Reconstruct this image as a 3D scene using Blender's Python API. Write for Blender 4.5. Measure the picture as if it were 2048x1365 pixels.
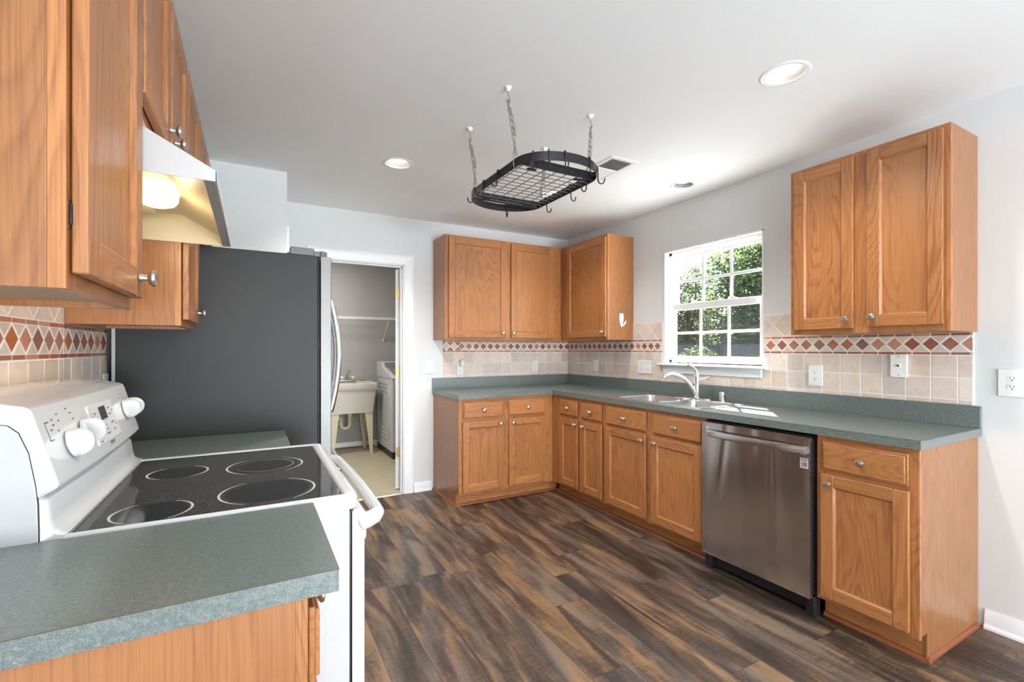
import bpy, bmesh, math, random
from mathutils import Vector, Matrix
PI = math.pi
R = math.radians
for o in list(bpy.data.objects):
    bpy.data.objects.remove(o)
sc = bpy.context.scene
COL = sc.collection

# ------------------------------------------------------------------ camera
cam_d = bpy.data.cameras.new('camera')
cam = bpy.data.objects.new('camera', cam_d)
COL.objects.link(cam)
sc.camera = cam
cam.location = (-2.9914, -4.1431, 1.2851)
cam.rotation_euler = (PI / 2, 0, -R(28.9885))
cam_d.sensor_width = 36
cam_d.lens = 936.58 / 2048 * 36
cam_d.shift_y = (698.56 - 682.5) / 2048
cam_d.clip_start = 0.02
cam_d.clip_end = 200
sc.view_settings.view_transform = 'Standard'
sc.view_settings.look = 'None'
sc.view_settings.gamma = 1
sc.view_settings.use_curve_mapping = False
sc.view_settings.exposure = 0.86
sc.cycles.use_denoising = True
sc.cycles.max_bounces = 10
sc.cycles.diffuse_bounces = 6
sc.cycles.glossy_bounces = 4
sc.cycles.transparent_max_bounces = 12
sc.cycles.sample_clamp_indirect = 6
sc.cycles.caustics_reflective = False
sc.cycles.caustics_refractive = False

# ------------------------------------------------------------------ sky and daylight
world = bpy.data.worlds.new('world')
sc.world = world
world.use_nodes = True
wn = world.node_tree
bg = wn.nodes['Background']
sky = wn.nodes.new('ShaderNodeTexSky')
sky.sky_type = 'NISHITA'
sky.sun_disc = False
sky.sun_elevation = R(55)
sky.sun_rotation = R(50)
sky.air_density = 1.2
sky.dust_density = .4
wn.links.new(sky.outputs[0], bg.inputs[0])
bg.inputs[1].default_value = 0.5

def light(name, kind, loc, energy, color=(1, 1, 1), rot=None, direction=None, size=None, size_y=None, spot=None):
    d = bpy.data.lights.new(name, kind)
    d.energy = energy
    d.color = color
    if kind == 'AREA':
        d.shape = 'RECTANGLE'
        d.size = size
        d.size_y = size_y
    if kind == 'SPOT':
        d.spot_size = spot
        d.spot_blend = 0.7
        d.shadow_soft_size = size
    if kind == 'POINT':
        d.shadow_soft_size = size
    o = bpy.data.objects.new(name, d)
    COL.objects.link(o)
    o.location = loc
    if direction is not None:
        o.rotation_euler = Vector(direction).to_track_quat('-Z', 'Y').to_euler()
    return o

sun = light('sun', 'SUN', (6, 5, 8), 66.0, (1, .97, .93), direction=(-.52, -.435, -1))
sun.data.angle = R(.6)
# daylight through the patio door behind the photographer, plus unseen added fills
light('daylight_patio', 'AREA', (-1.7, -10.75, 1.15), 60, (.84, .92, 1), direction=(0, 1, .12), size=2.4, size_y=2.0)
light('ceiling_fill_patio', 'AREA', (-1.7, -10.9, .55), 230, (.88, .94, 1), direction=(0, .75, .66), size=2.4, size_y=.9)  # upward fill added outside the patio door to brighten the ceiling
light('ceiling_fill_floor', 'AREA', (-1.7, -6.6, .02), 132, (.84, .92, 1), direction=(0, .12, 1), size=2.6, size_y=2.6)  # added area lamp on the floor behind the camera, lighting the ceiling
light('side_fill', 'AREA', (-3.68, -7.25, 1.45), 35, (.84, .92, 1), direction=(1, 0, .45), size=1.5, size_y=1.3)  # added fill from the left to brighten the right wall and cabinets
light('recessed_lamp_light_over_range_side', 'SPOT', (-2.184, -2.955, 2.452), 42, (1, .965, .92), direction=(0, 0, -1), size=.05, spot=R(138))
light('laundry_fill', 'AREA', (-2.5, 1.0, 2.40), 17, (1, .97, .92), direction=(0, .15, -1), size=.4, size_y=.4)  # lamp added to brighten the laundry, has no fixture

# ------------------------------------------------------------------ node helpers
def new_mat(name):
    m = bpy.data.materials.new(name)
    m.use_nodes = True
    return m, m.node_tree, m.node_tree.nodes['Principled BSDF']

def nd(nt, typ, **kw):
    n = nt.nodes.new(typ)
    for k, v in kw.items():
        setattr(n, k, v)
    return n

def setin(nt, n, i, v):
    if isinstance(v, bpy.types.NodeSocket):
        nt.links.new(v, n.inputs[i])
    elif v is not None:
        n.inputs[i].default_value = v

def mth(nt, op, a, b=None, c=None):
    n = nd(nt, 'ShaderNodeMath', operation=op)
    setin(nt, n, 0, a); setin(nt, n, 1, b)
    if c is not None: setin(nt, n, 2, c)
    return n.outputs[0]

def vmul(nt, v, s):
    n = nd(nt, 'ShaderNodeVectorMath', operation='MULTIPLY')
    setin(nt, n, 0, v); setin(nt, n, 1, s)
    return n.outputs[0]

def vadd(nt, v, s):
    n = nd(nt, 'ShaderNodeVectorMath', operation='ADD')
    setin(nt, n, 0, v); setin(nt, n, 1, s)
    return n.outputs[0]

def noise(nt, v, scale, detail=2, rough=.5, dist=0):
    n = nd(nt, 'ShaderNodeTexNoise')
    setin(nt, n, 'Vector', v)
    n.inputs['Scale'].default_value = scale
    n.inputs['Detail'].default_value = detail
    n.inputs['Roughness'].default_value = rough
    n.inputs['Distortion'].default_value = dist
    return n.outputs['Fac']

def ramp(nt, f, stops, interp='LINEAR'):
    n = nd(nt, 'ShaderNodeValToRGB')
    n.color_ramp.interpolation = interp
    e = n.color_ramp.elements
    while len(e) < len(stops): e.new(.5)
    for i, (p, c) in enumerate(stops):
        e[i].position = p
        e[i].color = (*c, 1) if len(c) == 3 else c
    setin(nt, n, 0, f)
    return n.outputs[0]

def mix(nt, f, a, b, typ='MIX'):
    n = nd(nt, 'ShaderNodeMix', data_type='RGBA', blend_type=typ)
    setin(nt, n, 0, f)
    setin(nt, n, 6, a if isinstance(a, bpy.types.NodeSocket) else (*a, 1))
    setin(nt, n, 7, b if isinstance(b, bpy.types.NodeSocket) else (*b, 1))
    return n.outputs[2]

def bump(nt, bsdf, h, strength, dist=.001):
    n = nd(nt, 'ShaderNodeBump')
    n.inputs['Strength'].default_value = strength
    n.inputs['Distance'].default_value = dist
    setin(nt, n, 'Height', h)
    nt.links.new(n.outputs[0], bsdf.inputs['Normal'])

def plain(name, col, rough=.5, metal=0, spec=.5, emit=None, estr=0, coat=0, bumps=None, var=0):
    m, nt, b = new_mat(name)
    b.inputs['Base Color'].default_value = (*col, 1)
    b.inputs['Roughness'].default_value = rough
    b.inputs['Metallic'].default_value = metal
    b.inputs['Specular IOR Level'].default_value = spec
    b.inputs['Coat Weight'].default_value = coat
    b.inputs['Coat Roughness'].default_value = .08
    tc = nd(nt, 'ShaderNodeTexCoord').outputs['Object']
    if emit:
        b.inputs['Emission Color'].default_value = (*emit, 1)
        b.inputs['Emission Strength'].default_value = estr
    if var:
        f = noise(nt, tc, 3, 3)
        nt.links.new(mix(nt, f, tuple(c * (1 - var) for c in col), tuple(min(1, c * (1 + var)) for c in col)), b.inputs['Base Color'])
    if bumps:
        bump(nt, b, noise(nt, tc, bumps[0], 2), bumps[1], bumps[2] if len(bumps) > 2 else .001)
    return m

M = {}
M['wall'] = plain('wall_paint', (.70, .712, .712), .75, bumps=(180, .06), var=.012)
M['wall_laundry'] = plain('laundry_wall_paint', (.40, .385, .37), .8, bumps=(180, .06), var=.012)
M['ceiling'] = plain('ceiling_paint', (.88, .90, .905), .85, bumps=(150, .05))
M['trim'] = plain('white_trim_paint', (.84, .84, .85), .35)
M['trimdoor'] = plain('white_door_paint', (.82, .82, .84), .4)
M['vinyl_white'] = plain('white_vinyl', (.86, .86, .86), .3)
M['plastic_white'] = plain('white_plastic', (.85, .85, .83), .3)
M['plastic_cream'] = plain('cream_plastic', (.80, .78, .71), .3)
M['enamel'] = plain('white_enamel', (.62, .625, .63), .16, coat=.4)
M['enamel_tex'] = plain('textured_white_enamel', (.56, .565, .57), .4, bumps=(500, .15))
M['knobwhite'] = plain('white_knob_plastic', (.64, .645, .65), .25)
M['black'] = plain('black_plastic', (.012, .012, .013), .4)
M['slot'] = plain('dark_slot', (.03, .03, .03), .6)
M['print'] = plain('grey_print', (.10, .10, .11), .5)
M['display'] = plain('display_glass', (.05, .05, .05), .12)
M['chrome'] = plain('chrome', (.82, .83, .85), .07, 1)
M['nickel'] = plain('satin_nickel', (.62, .60, .57), .28, 1)
M['brass'] = plain('brass', (.75, .52, .20), .3, 1)
M['iron'] = plain('black_iron', (.014, .014, .017), .5, 0, .3)
M['wire'] = plain('grey_wire', (.20, .20, .20), .35, .9)
M['chain'] = plain('steel_chain', (.30, .29, .27), .35, .9)
M['fridge_side'] = plain('grey_textured_steel', (.031, .031, .031), .5, 0, .32, bumps=(420, .25))
M['hinge_grey'] = plain('grey_hinge_cover', (.16, .16, .16), .45)
M['filter_metal'] = plain('galvanised_rim', (.50, .50, .50), .45, .5, bumps=(60, .3))
M['hood_white'] = plain('white_hood_enamel', (.50, .505, .51), .3)
M['hood_inside'] = plain('hood_inside_enamel', (.62, .53, .33), .45, var=.05)
M['bulb_hood'] = plain('hood_lens', (1, .95, .8), .3, emit=(1, .84, .56), estr=1.5)
M['bulb'] = plain('lit_lamp', (1, 1, 1), .3, emit=(1, .97, .93), estr=2.2)
M['bulb_dim'] = plain('unlit_lamp', (.85, .84, .82), .4)
M['baffle'] = plain('white_baffle', (.42, .40, .37), .4)
M['shoe'] = plain('stained_shoe_molding', (.25, .072, .026), .38, var=.15)
M['tub'] = plain('tub_plastic', (.62, .58, .52), .45)
M['tubleg'] = plain('yellowed_tub_leg', (.62, .56, .40), .5)
M['pvc'] = plain('aged_pvc_pipe', (.62, .55, .42), .4)
M['washer'] = plain('washer_enamel', (.52, .53, .54), .35)
M['washer_lid'] = plain('washer_lid', (.20, .20, .20), .2)
M['ply'] = plain('cabinet_underside', (.40, .26, .15), .6, var=.08)
M['alu'] = plain('aluminium_strip', (.55, .5, .42), .4, .6)
M['bounce_slab'] = plain('pale_bounce_slab', (.66, .66, .64), .9, var=.06)
M['fence'] = plain('weathered_fence', (.045, .045, .05), .9, var=.2)
M['siding'] = plain('neighbour_siding', (.16, .15, .16), .8)
M['roofing'] = plain('neighbour_roof', (.12, .11, .11), .9)
M['soap'] = plain('green_soap', (.30, .42, .12), .5)
M['badge'] = plain('silver_badge', (.62, .62, .64), .3, .4)
M['badge_ink'] = plain('badge_ink', (.03, .035, .09), .4)
M['seam'] = plain('laminate_seam', (.10, .05, .03), .6)

def glass_mat():
    m, nt, b = new_mat('window_glass')
    nt.nodes.remove(b)
    tr = nd(nt, 'ShaderNodeBsdfTransparent'); tr.inputs[0].default_value = (.97, .985, .98, 1)
    gl = nd(nt, 'ShaderNodeBsdfGlossy'); gl.inputs['Roughness'].default_value = .01
    lw = nd(nt, 'ShaderNodeLayerWeight'); lw.inputs[0].default_value = .5
    mx = nd(nt, 'ShaderNodeMixShader')
    nt.links.new(mth(nt, 'ADD', mth(nt, 'MULTIPLY', mth(nt, 'POWER', lw.outputs['Facing'], 4.0), .8), .045), mx.inputs[0]); nt.links.new(tr.outputs[0], mx.inputs[1]); nt.links.new(gl.outputs[0], mx.inputs[2])
    nt.links.new(mx.outputs[0], nt.nodes['Material Output'].inputs[0])
    return m
M['glass'] = glass_mat()

def screen_mat():
    m, nt, b = new_mat('insect_screen')
    b.inputs['Base Color'].default_value = (.014, .014, .016, 1)
    b.inputs['Roughness'].default_value = .8
    tr = nd(nt, 'ShaderNodeBsdfTransparent')
    mx = nd(nt, 'ShaderNodeMixShader'); mx.inputs[0].default_value = .42
    nt.links.new(tr.outputs[0], mx.inputs[1]); nt.links.new(b.outputs[0], mx.inputs[2])
    nt.links.new(mx.outputs[0], nt.nodes['Material Output'].inputs[0])
    return m
M['screen'] = screen_mat()

def oak(name, axis, light_c=(.44, .183, .062), dark_c=(.19, .062, .019), contrast=1.0, rough=.36, lw=.5, freq=30):
    """Oak: contour lines of a stretched noise give the cathedral figure, thin dark pores run along the grain."""
    m, nt, b = new_mat(name)
    tc = nd(nt, 'ShaderNodeTexCoord').outputs['Object']
    pid = nd(nt, 'ShaderNodeAttribute', attribute_name='pid').outputs['Fac']
    rnd = nd(nt, 'ShaderNodeObjectInfo').outputs['Random']
    k = mth(nt, 'ADD', mth(nt, 'MULTIPLY', pid, 37.0), mth(nt, 'MULTIPLY', rnd, 91.0))
    cb = nd(nt, 'ShaderNodeCombineXYZ')
    for i in range(3): nt.links.new(k, cb.inputs[i])
    st = {'x': (.16, 1, 1), 'y': (1, .16, 1), 'z': (1, 1, .16)}[axis]
    v = vadd(nt, vmul(nt, tc, st), cb.outputs[0])
    base = noise(nt, v, 5.2, 1.5, .45, .15)
    wob = noise(nt, v, 42, 2)
    f = mth(nt, 'FRACT', mth(nt, 'ADD', mth(nt, 'MULTIPLY', base, freq), mth(nt, 'MULTIPLY', wob, .55)))
    line = ramp(nt, f, [(0, (.0,) * 3), (.45, (.15,) * 3), (.78, (1,) * 3), (1, (.0,) * 3)])
    st2 = {'x': (.018, 1, 1), 'y': (1, .018, 1), 'z': (1, 1, .018)}[axis]
    v2 = vadd(nt, vmul(nt, tc, st2), cb.outputs[0])
    pore = noise(nt, v2, 260, 3, .65)
    porem = ramp(nt, pore, [(.44, (0,) * 3), (.66, (1,) * 3)])
    broad = noise(nt, v, 1.7, 2)
    fac = mth(nt, 'ADD', mth(nt, 'MULTIPLY', line, lw * contrast), mth(nt, 'MULTIPLY', porem, .50 * contrast))
    fac = mth(nt, 'MULTIPLY', fac, mth(nt, 'ADD', mth(nt, 'MULTIPLY', broad, .9), .35))
    fac.node.use_clamp = True
    col = mix(nt, fac, light_c, dark_c)
    hv = nd(nt, 'ShaderNodeHueSaturation')
    nt.links.new(col, hv.inputs['Color'])
    nt.links.new(mth(nt, 'ADD', mth(nt, 'MULTIPLY', mth(nt, 'FRACT', mth(nt, 'MULTIPLY', k, 1.37)), .16), .92), hv.inputs['Value'])
    nt.links.new(hv.outputs[0], b.inputs['Base Color'])
    b.inputs['Roughness'].default_value = rough
    b.inputs['Coat Weight'].default_value = .12
    b.inputs['Coat Roughness'].default_value = .22
    bump(nt, b, pore, .12, .0006)
    return m
M['oak_v'] = oak('oak_vertical_grain', 'z')
M['oak_h'] = oak('oak_horizontal_grain', 'x')
M['oak_d'] = oak('oak_depth_grain', 'y')
M['oak_side'] = oak('oak_veneer_side', 'z', (.36, .150, .054), (.165, .058, .020), 1.0, .32, .34, 20)
M['oak_yellow'] = oak('oak_stile_edge', 'z', (.36, .15, .035), (.22, .08, .02), .8, .4)

def laminate():
    m, nt, b = new_mat('green_grey_laminate')
    tc = nd(nt, 'ShaderNodeTexCoord').outputs['Object']
    n1 = noise(nt, tc, 420, 3, .7)
    n2 = noise(nt, tc, 130, 3, .6)
    f = mth(nt, 'ADD', mth(nt, 'MULTIPLY', n1, .65), mth(nt, 'MULTIPLY', n2, .35))
    c = ramp(nt, f, [(.36, (.050, .078, .078)), (.5, (.122, .152, .145)), (.64, (.235, .248, .228))])
    nt.links.new(c, b.inputs['Base Color'])
    b.inputs['Roughness'].default_value = .28
    b.inputs['Specular IOR Level'].default_value = .95
    bump(nt, b, n1, .05, .0005)
    return m
M['laminate'] = laminate()

def floor_mat():
    m, nt, b = new_mat('distressed_wood_plank')
    tc = nd(nt, 'ShaderNodeTexCoord').outputs['Object']
    sp = nd(nt, 'ShaderNodeSeparateXYZ'); nt.links.new(tc, sp.inputs[0])
    X, Y = sp.outputs[0], sp.outputs[1]
    W, Ln = .172, 1.22
    u = mth(nt, 'DIVIDE', mth(nt, 'ADD', X, 20.06), W)
    cu = mth(nt, 'FLOOR', u)
    wn1 = nd(nt, 'ShaderNodeTexWhiteNoise', noise_dimensions='1D'); nt.links.new(cu, wn1.inputs['W'])
    vv = mth(nt, 'ADD', mth(nt, 'DIVIDE', mth(nt, 'ADD', Y, 30), Ln), mth(nt, 'MULTIPLY', wn1.outputs[0], 7.3))
    cv = mth(nt, 'FLOOR', vv)
    cb = nd(nt, 'ShaderNodeCombineXYZ'); nt.links.new(cu, cb.inputs[0]); nt.links.new(cv, cb.inputs[1])
    wn2 = nd(nt, 'ShaderNodeTexWhiteNoise', noise_dimensions='2D'); nt.links.new(cb.outputs[0], wn2.inputs['Vector'])
    off = vmul(nt, wn2.outputs['Color'], (40, 40, 40))
    pv = vadd(nt, tc, off)
    big = noise(nt, vmul(nt, pv, (10, 1.6, 1)), 1.0, 2, .5, .8)
    streak = noise(nt, vmul(nt, pv, (30, 3.2, 1)), 1.0, 5, .7, 1.0)
    grey = noise(nt, vmul(nt, vadd(nt, pv, (7, 3, 0)), (9, 1.5, 1)), 1.0, 3, .6, .8)
    fine = noise(nt, vmul(nt, pv, (140, 16, 1)), 1.0, 3, .75, .3)
    saw = noise(nt, vmul(nt, pv, (14, 70, 1)), 1.0, 4, .75, 1.5)
    f = mth(nt, 'ADD', mth(nt, 'MULTIPLY', big, .72), mth(nt, 'MULTIPLY', streak, .28))
    f = mth(nt, 'ADD', f, mth(nt, 'MULTIPLY', mth(nt, 'SUBTRACT', wn2.outputs['Value'], .5), .10))
    rg2 = ramp(nt, big, [(.46, (1,) * 3), (.62, (.35,) * 3)])
    f = mth(nt, 'ADD', f, mth(nt, 'MULTIPLY', mth(nt, 'MULTIPLY', mth(nt, 'SUBTRACT', saw, .5), .34), rg2))
    f = mth(nt, 'ADD', f, mth(nt, 'MULTIPLY', mth(nt, 'SUBTRACT', fine, .5), .14))
    c = ramp(nt, f, [(.36, (.026, .0165, .0125)), (.46, (.060, .038, .026)), (.515, (.105, .064, .040)), (.57, (.185, .108, .054)), (.68, (.27, .168, .088))])
    gm = ramp(nt, grey, [(.48, (0,) * 3), (.60, (1,) * 3)])
    gcol = ramp(nt, f, [(.36, (.046, .037, .034)), (.60, (.150, .118, .098))])
    c = mix(nt, mth(nt, 'MULTIPLY', gm, .75), c, gcol)
    fu = mth(nt, 'FRACT', u); fv = mth(nt, 'FRACT', vv)
    eu = mth(nt, 'MINIMUM', fu, mth(nt, 'SUBTRACT', 1, fu)); ev = mth(nt, 'MINIMUM', fv, mth(nt, 'SUBTRACT', 1, fv))
    seam = mth(nt, 'MINIMUM', mth(nt, 'MULTIPLY', eu, W), mth(nt, 'MULTIPLY', ev, Ln))
    sm = ramp(nt, mth(nt, 'DIVIDE', seam, .003), [(.2, (1,) * 3), (.9, (0,) * 3)])
    c = mix(nt, mth(nt, 'MULTIPLY', sm, .65), c, (.025, .018, .014))
    nt.links.new(c, b.inputs['Base Color'])
    b.inputs['Roughness'].default_value = .42
    b.inputs['Specular IOR Level'].default_value = .45
    bump(nt, b, mth(nt, 'SUBTRACT', mth(nt, 'ADD', fine, saw), mth(nt, 'MULTIPLY', sm, 2)), .12, .0008)
    return m
M['floor'] = floor_mat()

def laundry_floor():
    m, nt, b = new_mat('beige_sheet_vinyl')
    tc = nd(nt, 'ShaderNodeTexCoord').outputs['Object']
    br = nd(nt, 'ShaderNodeTexBrick'); nt.links.new(tc, br.inputs['Vector'])
    br.offset = 0
    br.inputs['Scale'].default_value = 1
    br.inputs['Color1'].default_value = (.48, .42, .29, 1); br.inputs['Color2'].default_value = (.45, .395, .275, 1)
    br.inputs['Mortar'].default_value = (.38, .32, .21, 1)
    br.inputs['Mortar Size'].default_value = .003
    br.inputs['Brick Width'].default_value = .229; br.inputs['Row Height'].default_value = .229
    c = mix(nt, mth(nt, 'MULTIPLY', noise(nt, tc, 30, 4), .3), br.outputs[0], (.52, .47, .36))
    nt.links.new(c, b.inputs['Base Color'])
    b.inputs['Roughness'].default_value = .4
    return m
M['laundry_floor'] = laundry_floor()

def tile_mat():
    m, nt, b = new_mat('tumbled_stone_tile')
    at = nd(nt, 'ShaderNodeAttribute', attribute_name='tint')
    tc = nd(nt, 'ShaderNodeTexCoord').outputs['Object']
    n1 = noise(nt, tc, 22, 4, .6, .6)
    n2 = noise(nt, tc, 160, 3, .6)
    f = mth(nt, 'ADD', mth(nt, 'MULTIPLY', n1, .38), mth(nt, 'MULTIPLY', n2, .22))
    cc = mth(nt, 'ADD', f, .70)
    nt.links.new(vmul(nt, at.outputs['Color'], cc), b.inputs['Base Color'])
    nt.links.new(cc, nt.nodes[-1].inputs[1]) if False else None
    b.inputs['Roughness'].default_value = .42
    bump(nt, b, n2, .15, .001)
    return m
M['tile'] = tile_mat()
M['grout'] = plain('pale_grout', (.84, .81, .77), .8, bumps=(300, .1))

def brushed(name, col, rough, axis, aniso=.6, wavy=0):
    m, nt, b = new_mat(name)
    b.inputs['Base Color'].default_value = (*col, 1)
    b.inputs['Metallic'].default_value = 1
    tc = nd(nt, 'ShaderNodeTexCoord').outputs['Object']
    st = {'x': (3, 400, 400), 'y': (400, 3, 400), 'z': (400, 400, 3)}[axis]
    n = noise(nt, vmul(nt, tc, st), 1, 2)
    nt.links.new(mth(nt, 'ADD', mth(nt, 'MULTIPLY', n, .16), rough - .08), b.inputs['Roughness'])
    if wavy:
        w = noise(nt, vmul(nt, tc, (1, 1, .16)), 5.5, 1, .4, .8)
        bump(nt, b, w, wavy, .03)
    return m
M['steel'] = brushed('brushed_steel', (.56, .55, .54), .26, 'y')
M['steel_dark'] = brushed('dark_stainless', (.58, .55, .535), .22, 'z', wavy=.7)
M['steel_bar'] = brushed('stainless_bar', (.62, .61, .62), .22, 'x')
M['door_edge'] = plain('grey_door_edge', (.22, .22, .22), .4, .3)
M['fridge_front'] = brushed('fridge_stainless', (.60, .60, .61), .25, 'z')

def cooktop_glass():
    m, nt, b = new_mat('speckled_ceramic_glass')
    tc = nd(nt, 'ShaderNodeTexCoord').outputs['Object']
    n = noise(nt, tc, 620, 2, .7)
    c = ramp(nt, n, [(.46, (.011, .011, .012)), (.64, (.13, .13, .13))])
    nt.links.new(c, b.inputs['Base Color'])
    b.inputs['Roughness'].default_value = .06
    return m
M['cooktop'] = cooktop_glass()
M['burner_dark'] = plain('burner_zone', (.022, .022, .023), .10)
M['burner_line'] = plain('burner_outline', (.50, .50, .50), .3)

def leaf_mat(name, a, b_):
    m, nt, b = new_mat(name)
    pid = nd(nt, 'ShaderNodeAttribute', attribute_name='pid').outputs['Fac']
    c = mix(nt, pid, a, b_)
    nt.links.new(c, b.inputs['Base Color'])
    b.inputs['Roughness'].default_value = .55
    tl = nd(nt, 'ShaderNodeBsdfTranslucent')
    nt.links.new(mix(nt, .3, c, (.14, .20, .04)), tl.inputs[0])
    mx = nd(nt, 'ShaderNodeMixShader'); mx.inputs[0].default_value = .4
    nt.links.new(b.outputs[0], mx.inputs[1]); nt.links.new(tl.outputs[0], mx.inputs[2])
    nt.links.new(mx.outputs[0], nt.nodes['Material Output'].inputs[0])
    return m
M['leaf'] = leaf_mat('green_leaves', (.024, .044, .016), (.080, .115, .040))
M['leaf_dark'] = leaf_mat('dark_green_leaves', (.018, .032, .014), (.055, .082, .032))
M['leaf_yellow'] = leaf_mat('yellow_green_leaves', (.060, .062, .018), (.15, .125, .04))
M['bark'] = plain('bark', (.035, .028, .022), .9, var=.2)
M['lawn'] = plain('lawn', (.03, .05, .015), .95, var=.3)

# ------------------------------------------------------------------ mesh helpers
_seed = random.Random(7)
class MB:
    """Collects shapes; build() links them as ONE mesh object."""
    def __init__(self):
        self.v = []; self.f = []; self.m = []; self.pid = []; self.tint = []; self.mats = []
        self.cur = 0; self.p = 0.0; self.t = (1, 1, 1, 1)
    def mat(self, name):
        if name not in self.mats: self.mats.append(name)
        self.cur = self.mats.index(name)
        return self
    def new(self):
        self.p = _seed.random()
    def face(self, idx):
        self.f.append(idx); self.m.append(self.cur); self.pid.append(self.p); self.tint.append(self.t)
    def addv(self, pts):
        n = len(self.v); self.v.extend([tuple(p) for p in pts]); return n
    def box(self, x0, y0, z0, x1, y1, z1):
        if x0 > x1: x0, x1 = x1, x0
        if y0 > y1: y0, y1 = y1, y0
        if z0 > z1: z0, z1 = z1, z0
        self.new()
        n = self.addv([(x0, y0, z0), (x1, y0, z0), (x1, y1, z0), (x0, y1, z0), (x0, y0, z1), (x1, y0, z1), (x1, y1, z1), (x0, y1, z1)])
        for q in ((0, 3, 2, 1), (4, 5, 6, 7), (0, 1, 5, 4), (1, 2, 6, 5), (2, 3, 7, 6), (3, 0, 4, 7)):
            self.face([n + i for i in q])
        return self
    def prism(self, poly, axis, a, b):
        """poly: 2D points in the two axes other than `axis` (cyclic order x,y,z), extruded a..b."""
        self.new()
        def P(p, t):
            return {'x': (t, p[0], p[1]), 'y': (p[0], t, p[1]), 'z': (p[0], p[1], t)}[axis]
        k = len(poly)
        ar = sum(poly[i][0] * poly[(i + 1) % k][1] - poly[(i + 1) % k][0] * poly[i][1] for i in range(k))
        if (ar < 0) != (axis == 'y'): poly = poly[::-1]
        if a > b: a, b = b, a
        n = self.addv([P(p, a) for p in poly] + [P(p, b) for p in poly])
        self.face([n + i for i in range(k)][::-1])
        self.face([n + k + i for i in range(k)])
        for i in range(k):
            j = (i + 1) % k
            self.face([n + i, n + j, n + k + j, n + k + i])
        return self
    def quad(self, *pts):
        self.new(); n = self.addv(pts); self.face([n + i for i in range(len(pts))]); return self
    def loops(self, loops, closed=True, cap0=False, cap1=False):
        self.new()
        k = len(loops[0]); n = self.addv([p for l in loops for p in l])
        for a in range(len(loops) - 1):
            for i in range(k if closed else k - 1):
                j = (i + 1) % k
                self.face([n + a * k + i, n + a * k + j, n + (a + 1) * k + j, n + (a + 1) * k + i])
        if cap0: self.face([n + i for i in range(k)][::-1])
        if cap1: self.face([n + (len(loops) - 1) * k + i for i in range(k)])
        return self
    def lathe(self, prof, center, axis='z', seg=24, cap=True):
        """prof: (radius, height along axis)."""
        ax = Vector({'x': (1, 0, 0), 'y': (0, 1, 0), 'z': (0, 0, 1)}[axis]) if isinstance(axis, str) else Vector(axis).normalized()
        u = ax.orthogonal().normalized(); w = ax.cross(u); c = Vector(center)
        ls = [[c + ax * h + (u * math.cos(2 * PI * i / seg) + w * math.sin(2 * PI * i / seg)) * max(r, 1e-5) for i in range(seg)] for r, h in prof]
        return self.loops(ls, True, cap, cap)
    def cyl(self, a, b, r, seg=16, r2=None):
        a = Vector(a); b = Vector(b)
        return self.lathe([(r, 0), (r2 if r2 is not None else r, (b - a).length)], a, (b - a), seg)
    def tube(self, pts, r, seg=8, closed=False, flat=None):
        """r: number or list; flat=(rw, rh) gives an elliptical section."""
        pts = [Vector(p) for p in pts]; n = len(pts); ls = []
        up = None
        for i, p in enumerate(pts):
            if closed: t = pts[(i + 1) % n] - pts[i - 1]
            else: t = pts[min(i + 1, n - 1)] - pts[max(i - 1, 0)]
            t.normalize()
            if up is None: up = t.orthogonal().normalized()
            up = (up - t * up.dot(t))
            if up.length < 1e-6: up = t.orthogonal()
            up.normalize()
            s = t.cross(up)
            rr = r[i] if isinstance(r, (list, tuple)) else r
            ls.append([p + (up * math.cos(2 * PI * j / seg) + s * math.sin(2 * PI * j / seg)) * rr for j in range(seg)])
        if closed:
            ls.append(ls[0]); return self.loops(ls, True)
        return self.loops(ls, True, True, True)
    def build(self, name, parent=None, origin=None, bevel=0, smooth=35, seg=2, solid=0):
        me = bpy.data.meshes.new(name)
        if origin is None:
            origin = parent_world(parent) if parent is not None else Vector((0, 0, 0))
            if getattr(self, 'local', False): origin = Vector((0, 0, 0))
        O = Vector(origin)
        me.from_pydata([tuple(Vector(p) - O) for p in self.v], [], self.f)
        for m in self.mats: me.materials.append(M[m])
        me.polygons.foreach_set('material_index', self.m)
        a = me.attributes.new('pid', 'FLOAT', 'FACE'); a.data.foreach_set('value', self.pid)
        if any(t != (1, 1, 1, 1) for t in self.tint):
            a = me.attributes.new('tint', 'FLOAT_COLOR', 'FACE'); a.data.foreach_set('color', [c for t in self.tint for c in t])
        me.update(); me.validate()
        if smooth:
            me.polygons.foreach_set('use_smooth', [True] * len(me.polygons))
            me.set_sharp_from_angle(angle=R(smooth))
        o = bpy.data.objects.new(name, me)
        COL.objects.link(o)
        if parent is not None: o.parent = parent
        elif origin is not None: o.location = O
        if bevel:
            md = o.modifiers.new('edge', 'BEVEL'); md.width = bevel; md.segments = seg; md.limit_method = 'ANGLE'; md.angle_limit = R(30); md.harden_normals = False
        if solid:
            md = o.modifiers.new('thickness', 'SOLIDIFY'); md.thickness = solid; md.offset = 0
        return o

def LB():
    b = MB(); b.local = True; return b

def parent_world(p):
    v = Vector((0, 0, 0))
    while p is not None:
        v += Vector(p.location); p = p.parent
    return v

def thing(name, label, cat, loc=(0, 0, 0), rotz=0, group=None):
    o = bpy.data.objects.new(name, None)
    COL.objects.link(o)
    o.empty_display_size = .1
    o.location = loc; o.rotation_euler = (0, 0, rotz)
    o['label'] = label; o['category'] = cat
    if group: o['group'] = group
    return o

def tag(o, label, cat, group=None):
    o['label'] = label; o['category'] = cat
    if group: o['group'] = group
    return o

def struct(o, kind='structure'):
    o['kind'] = kind
    return o

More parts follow.
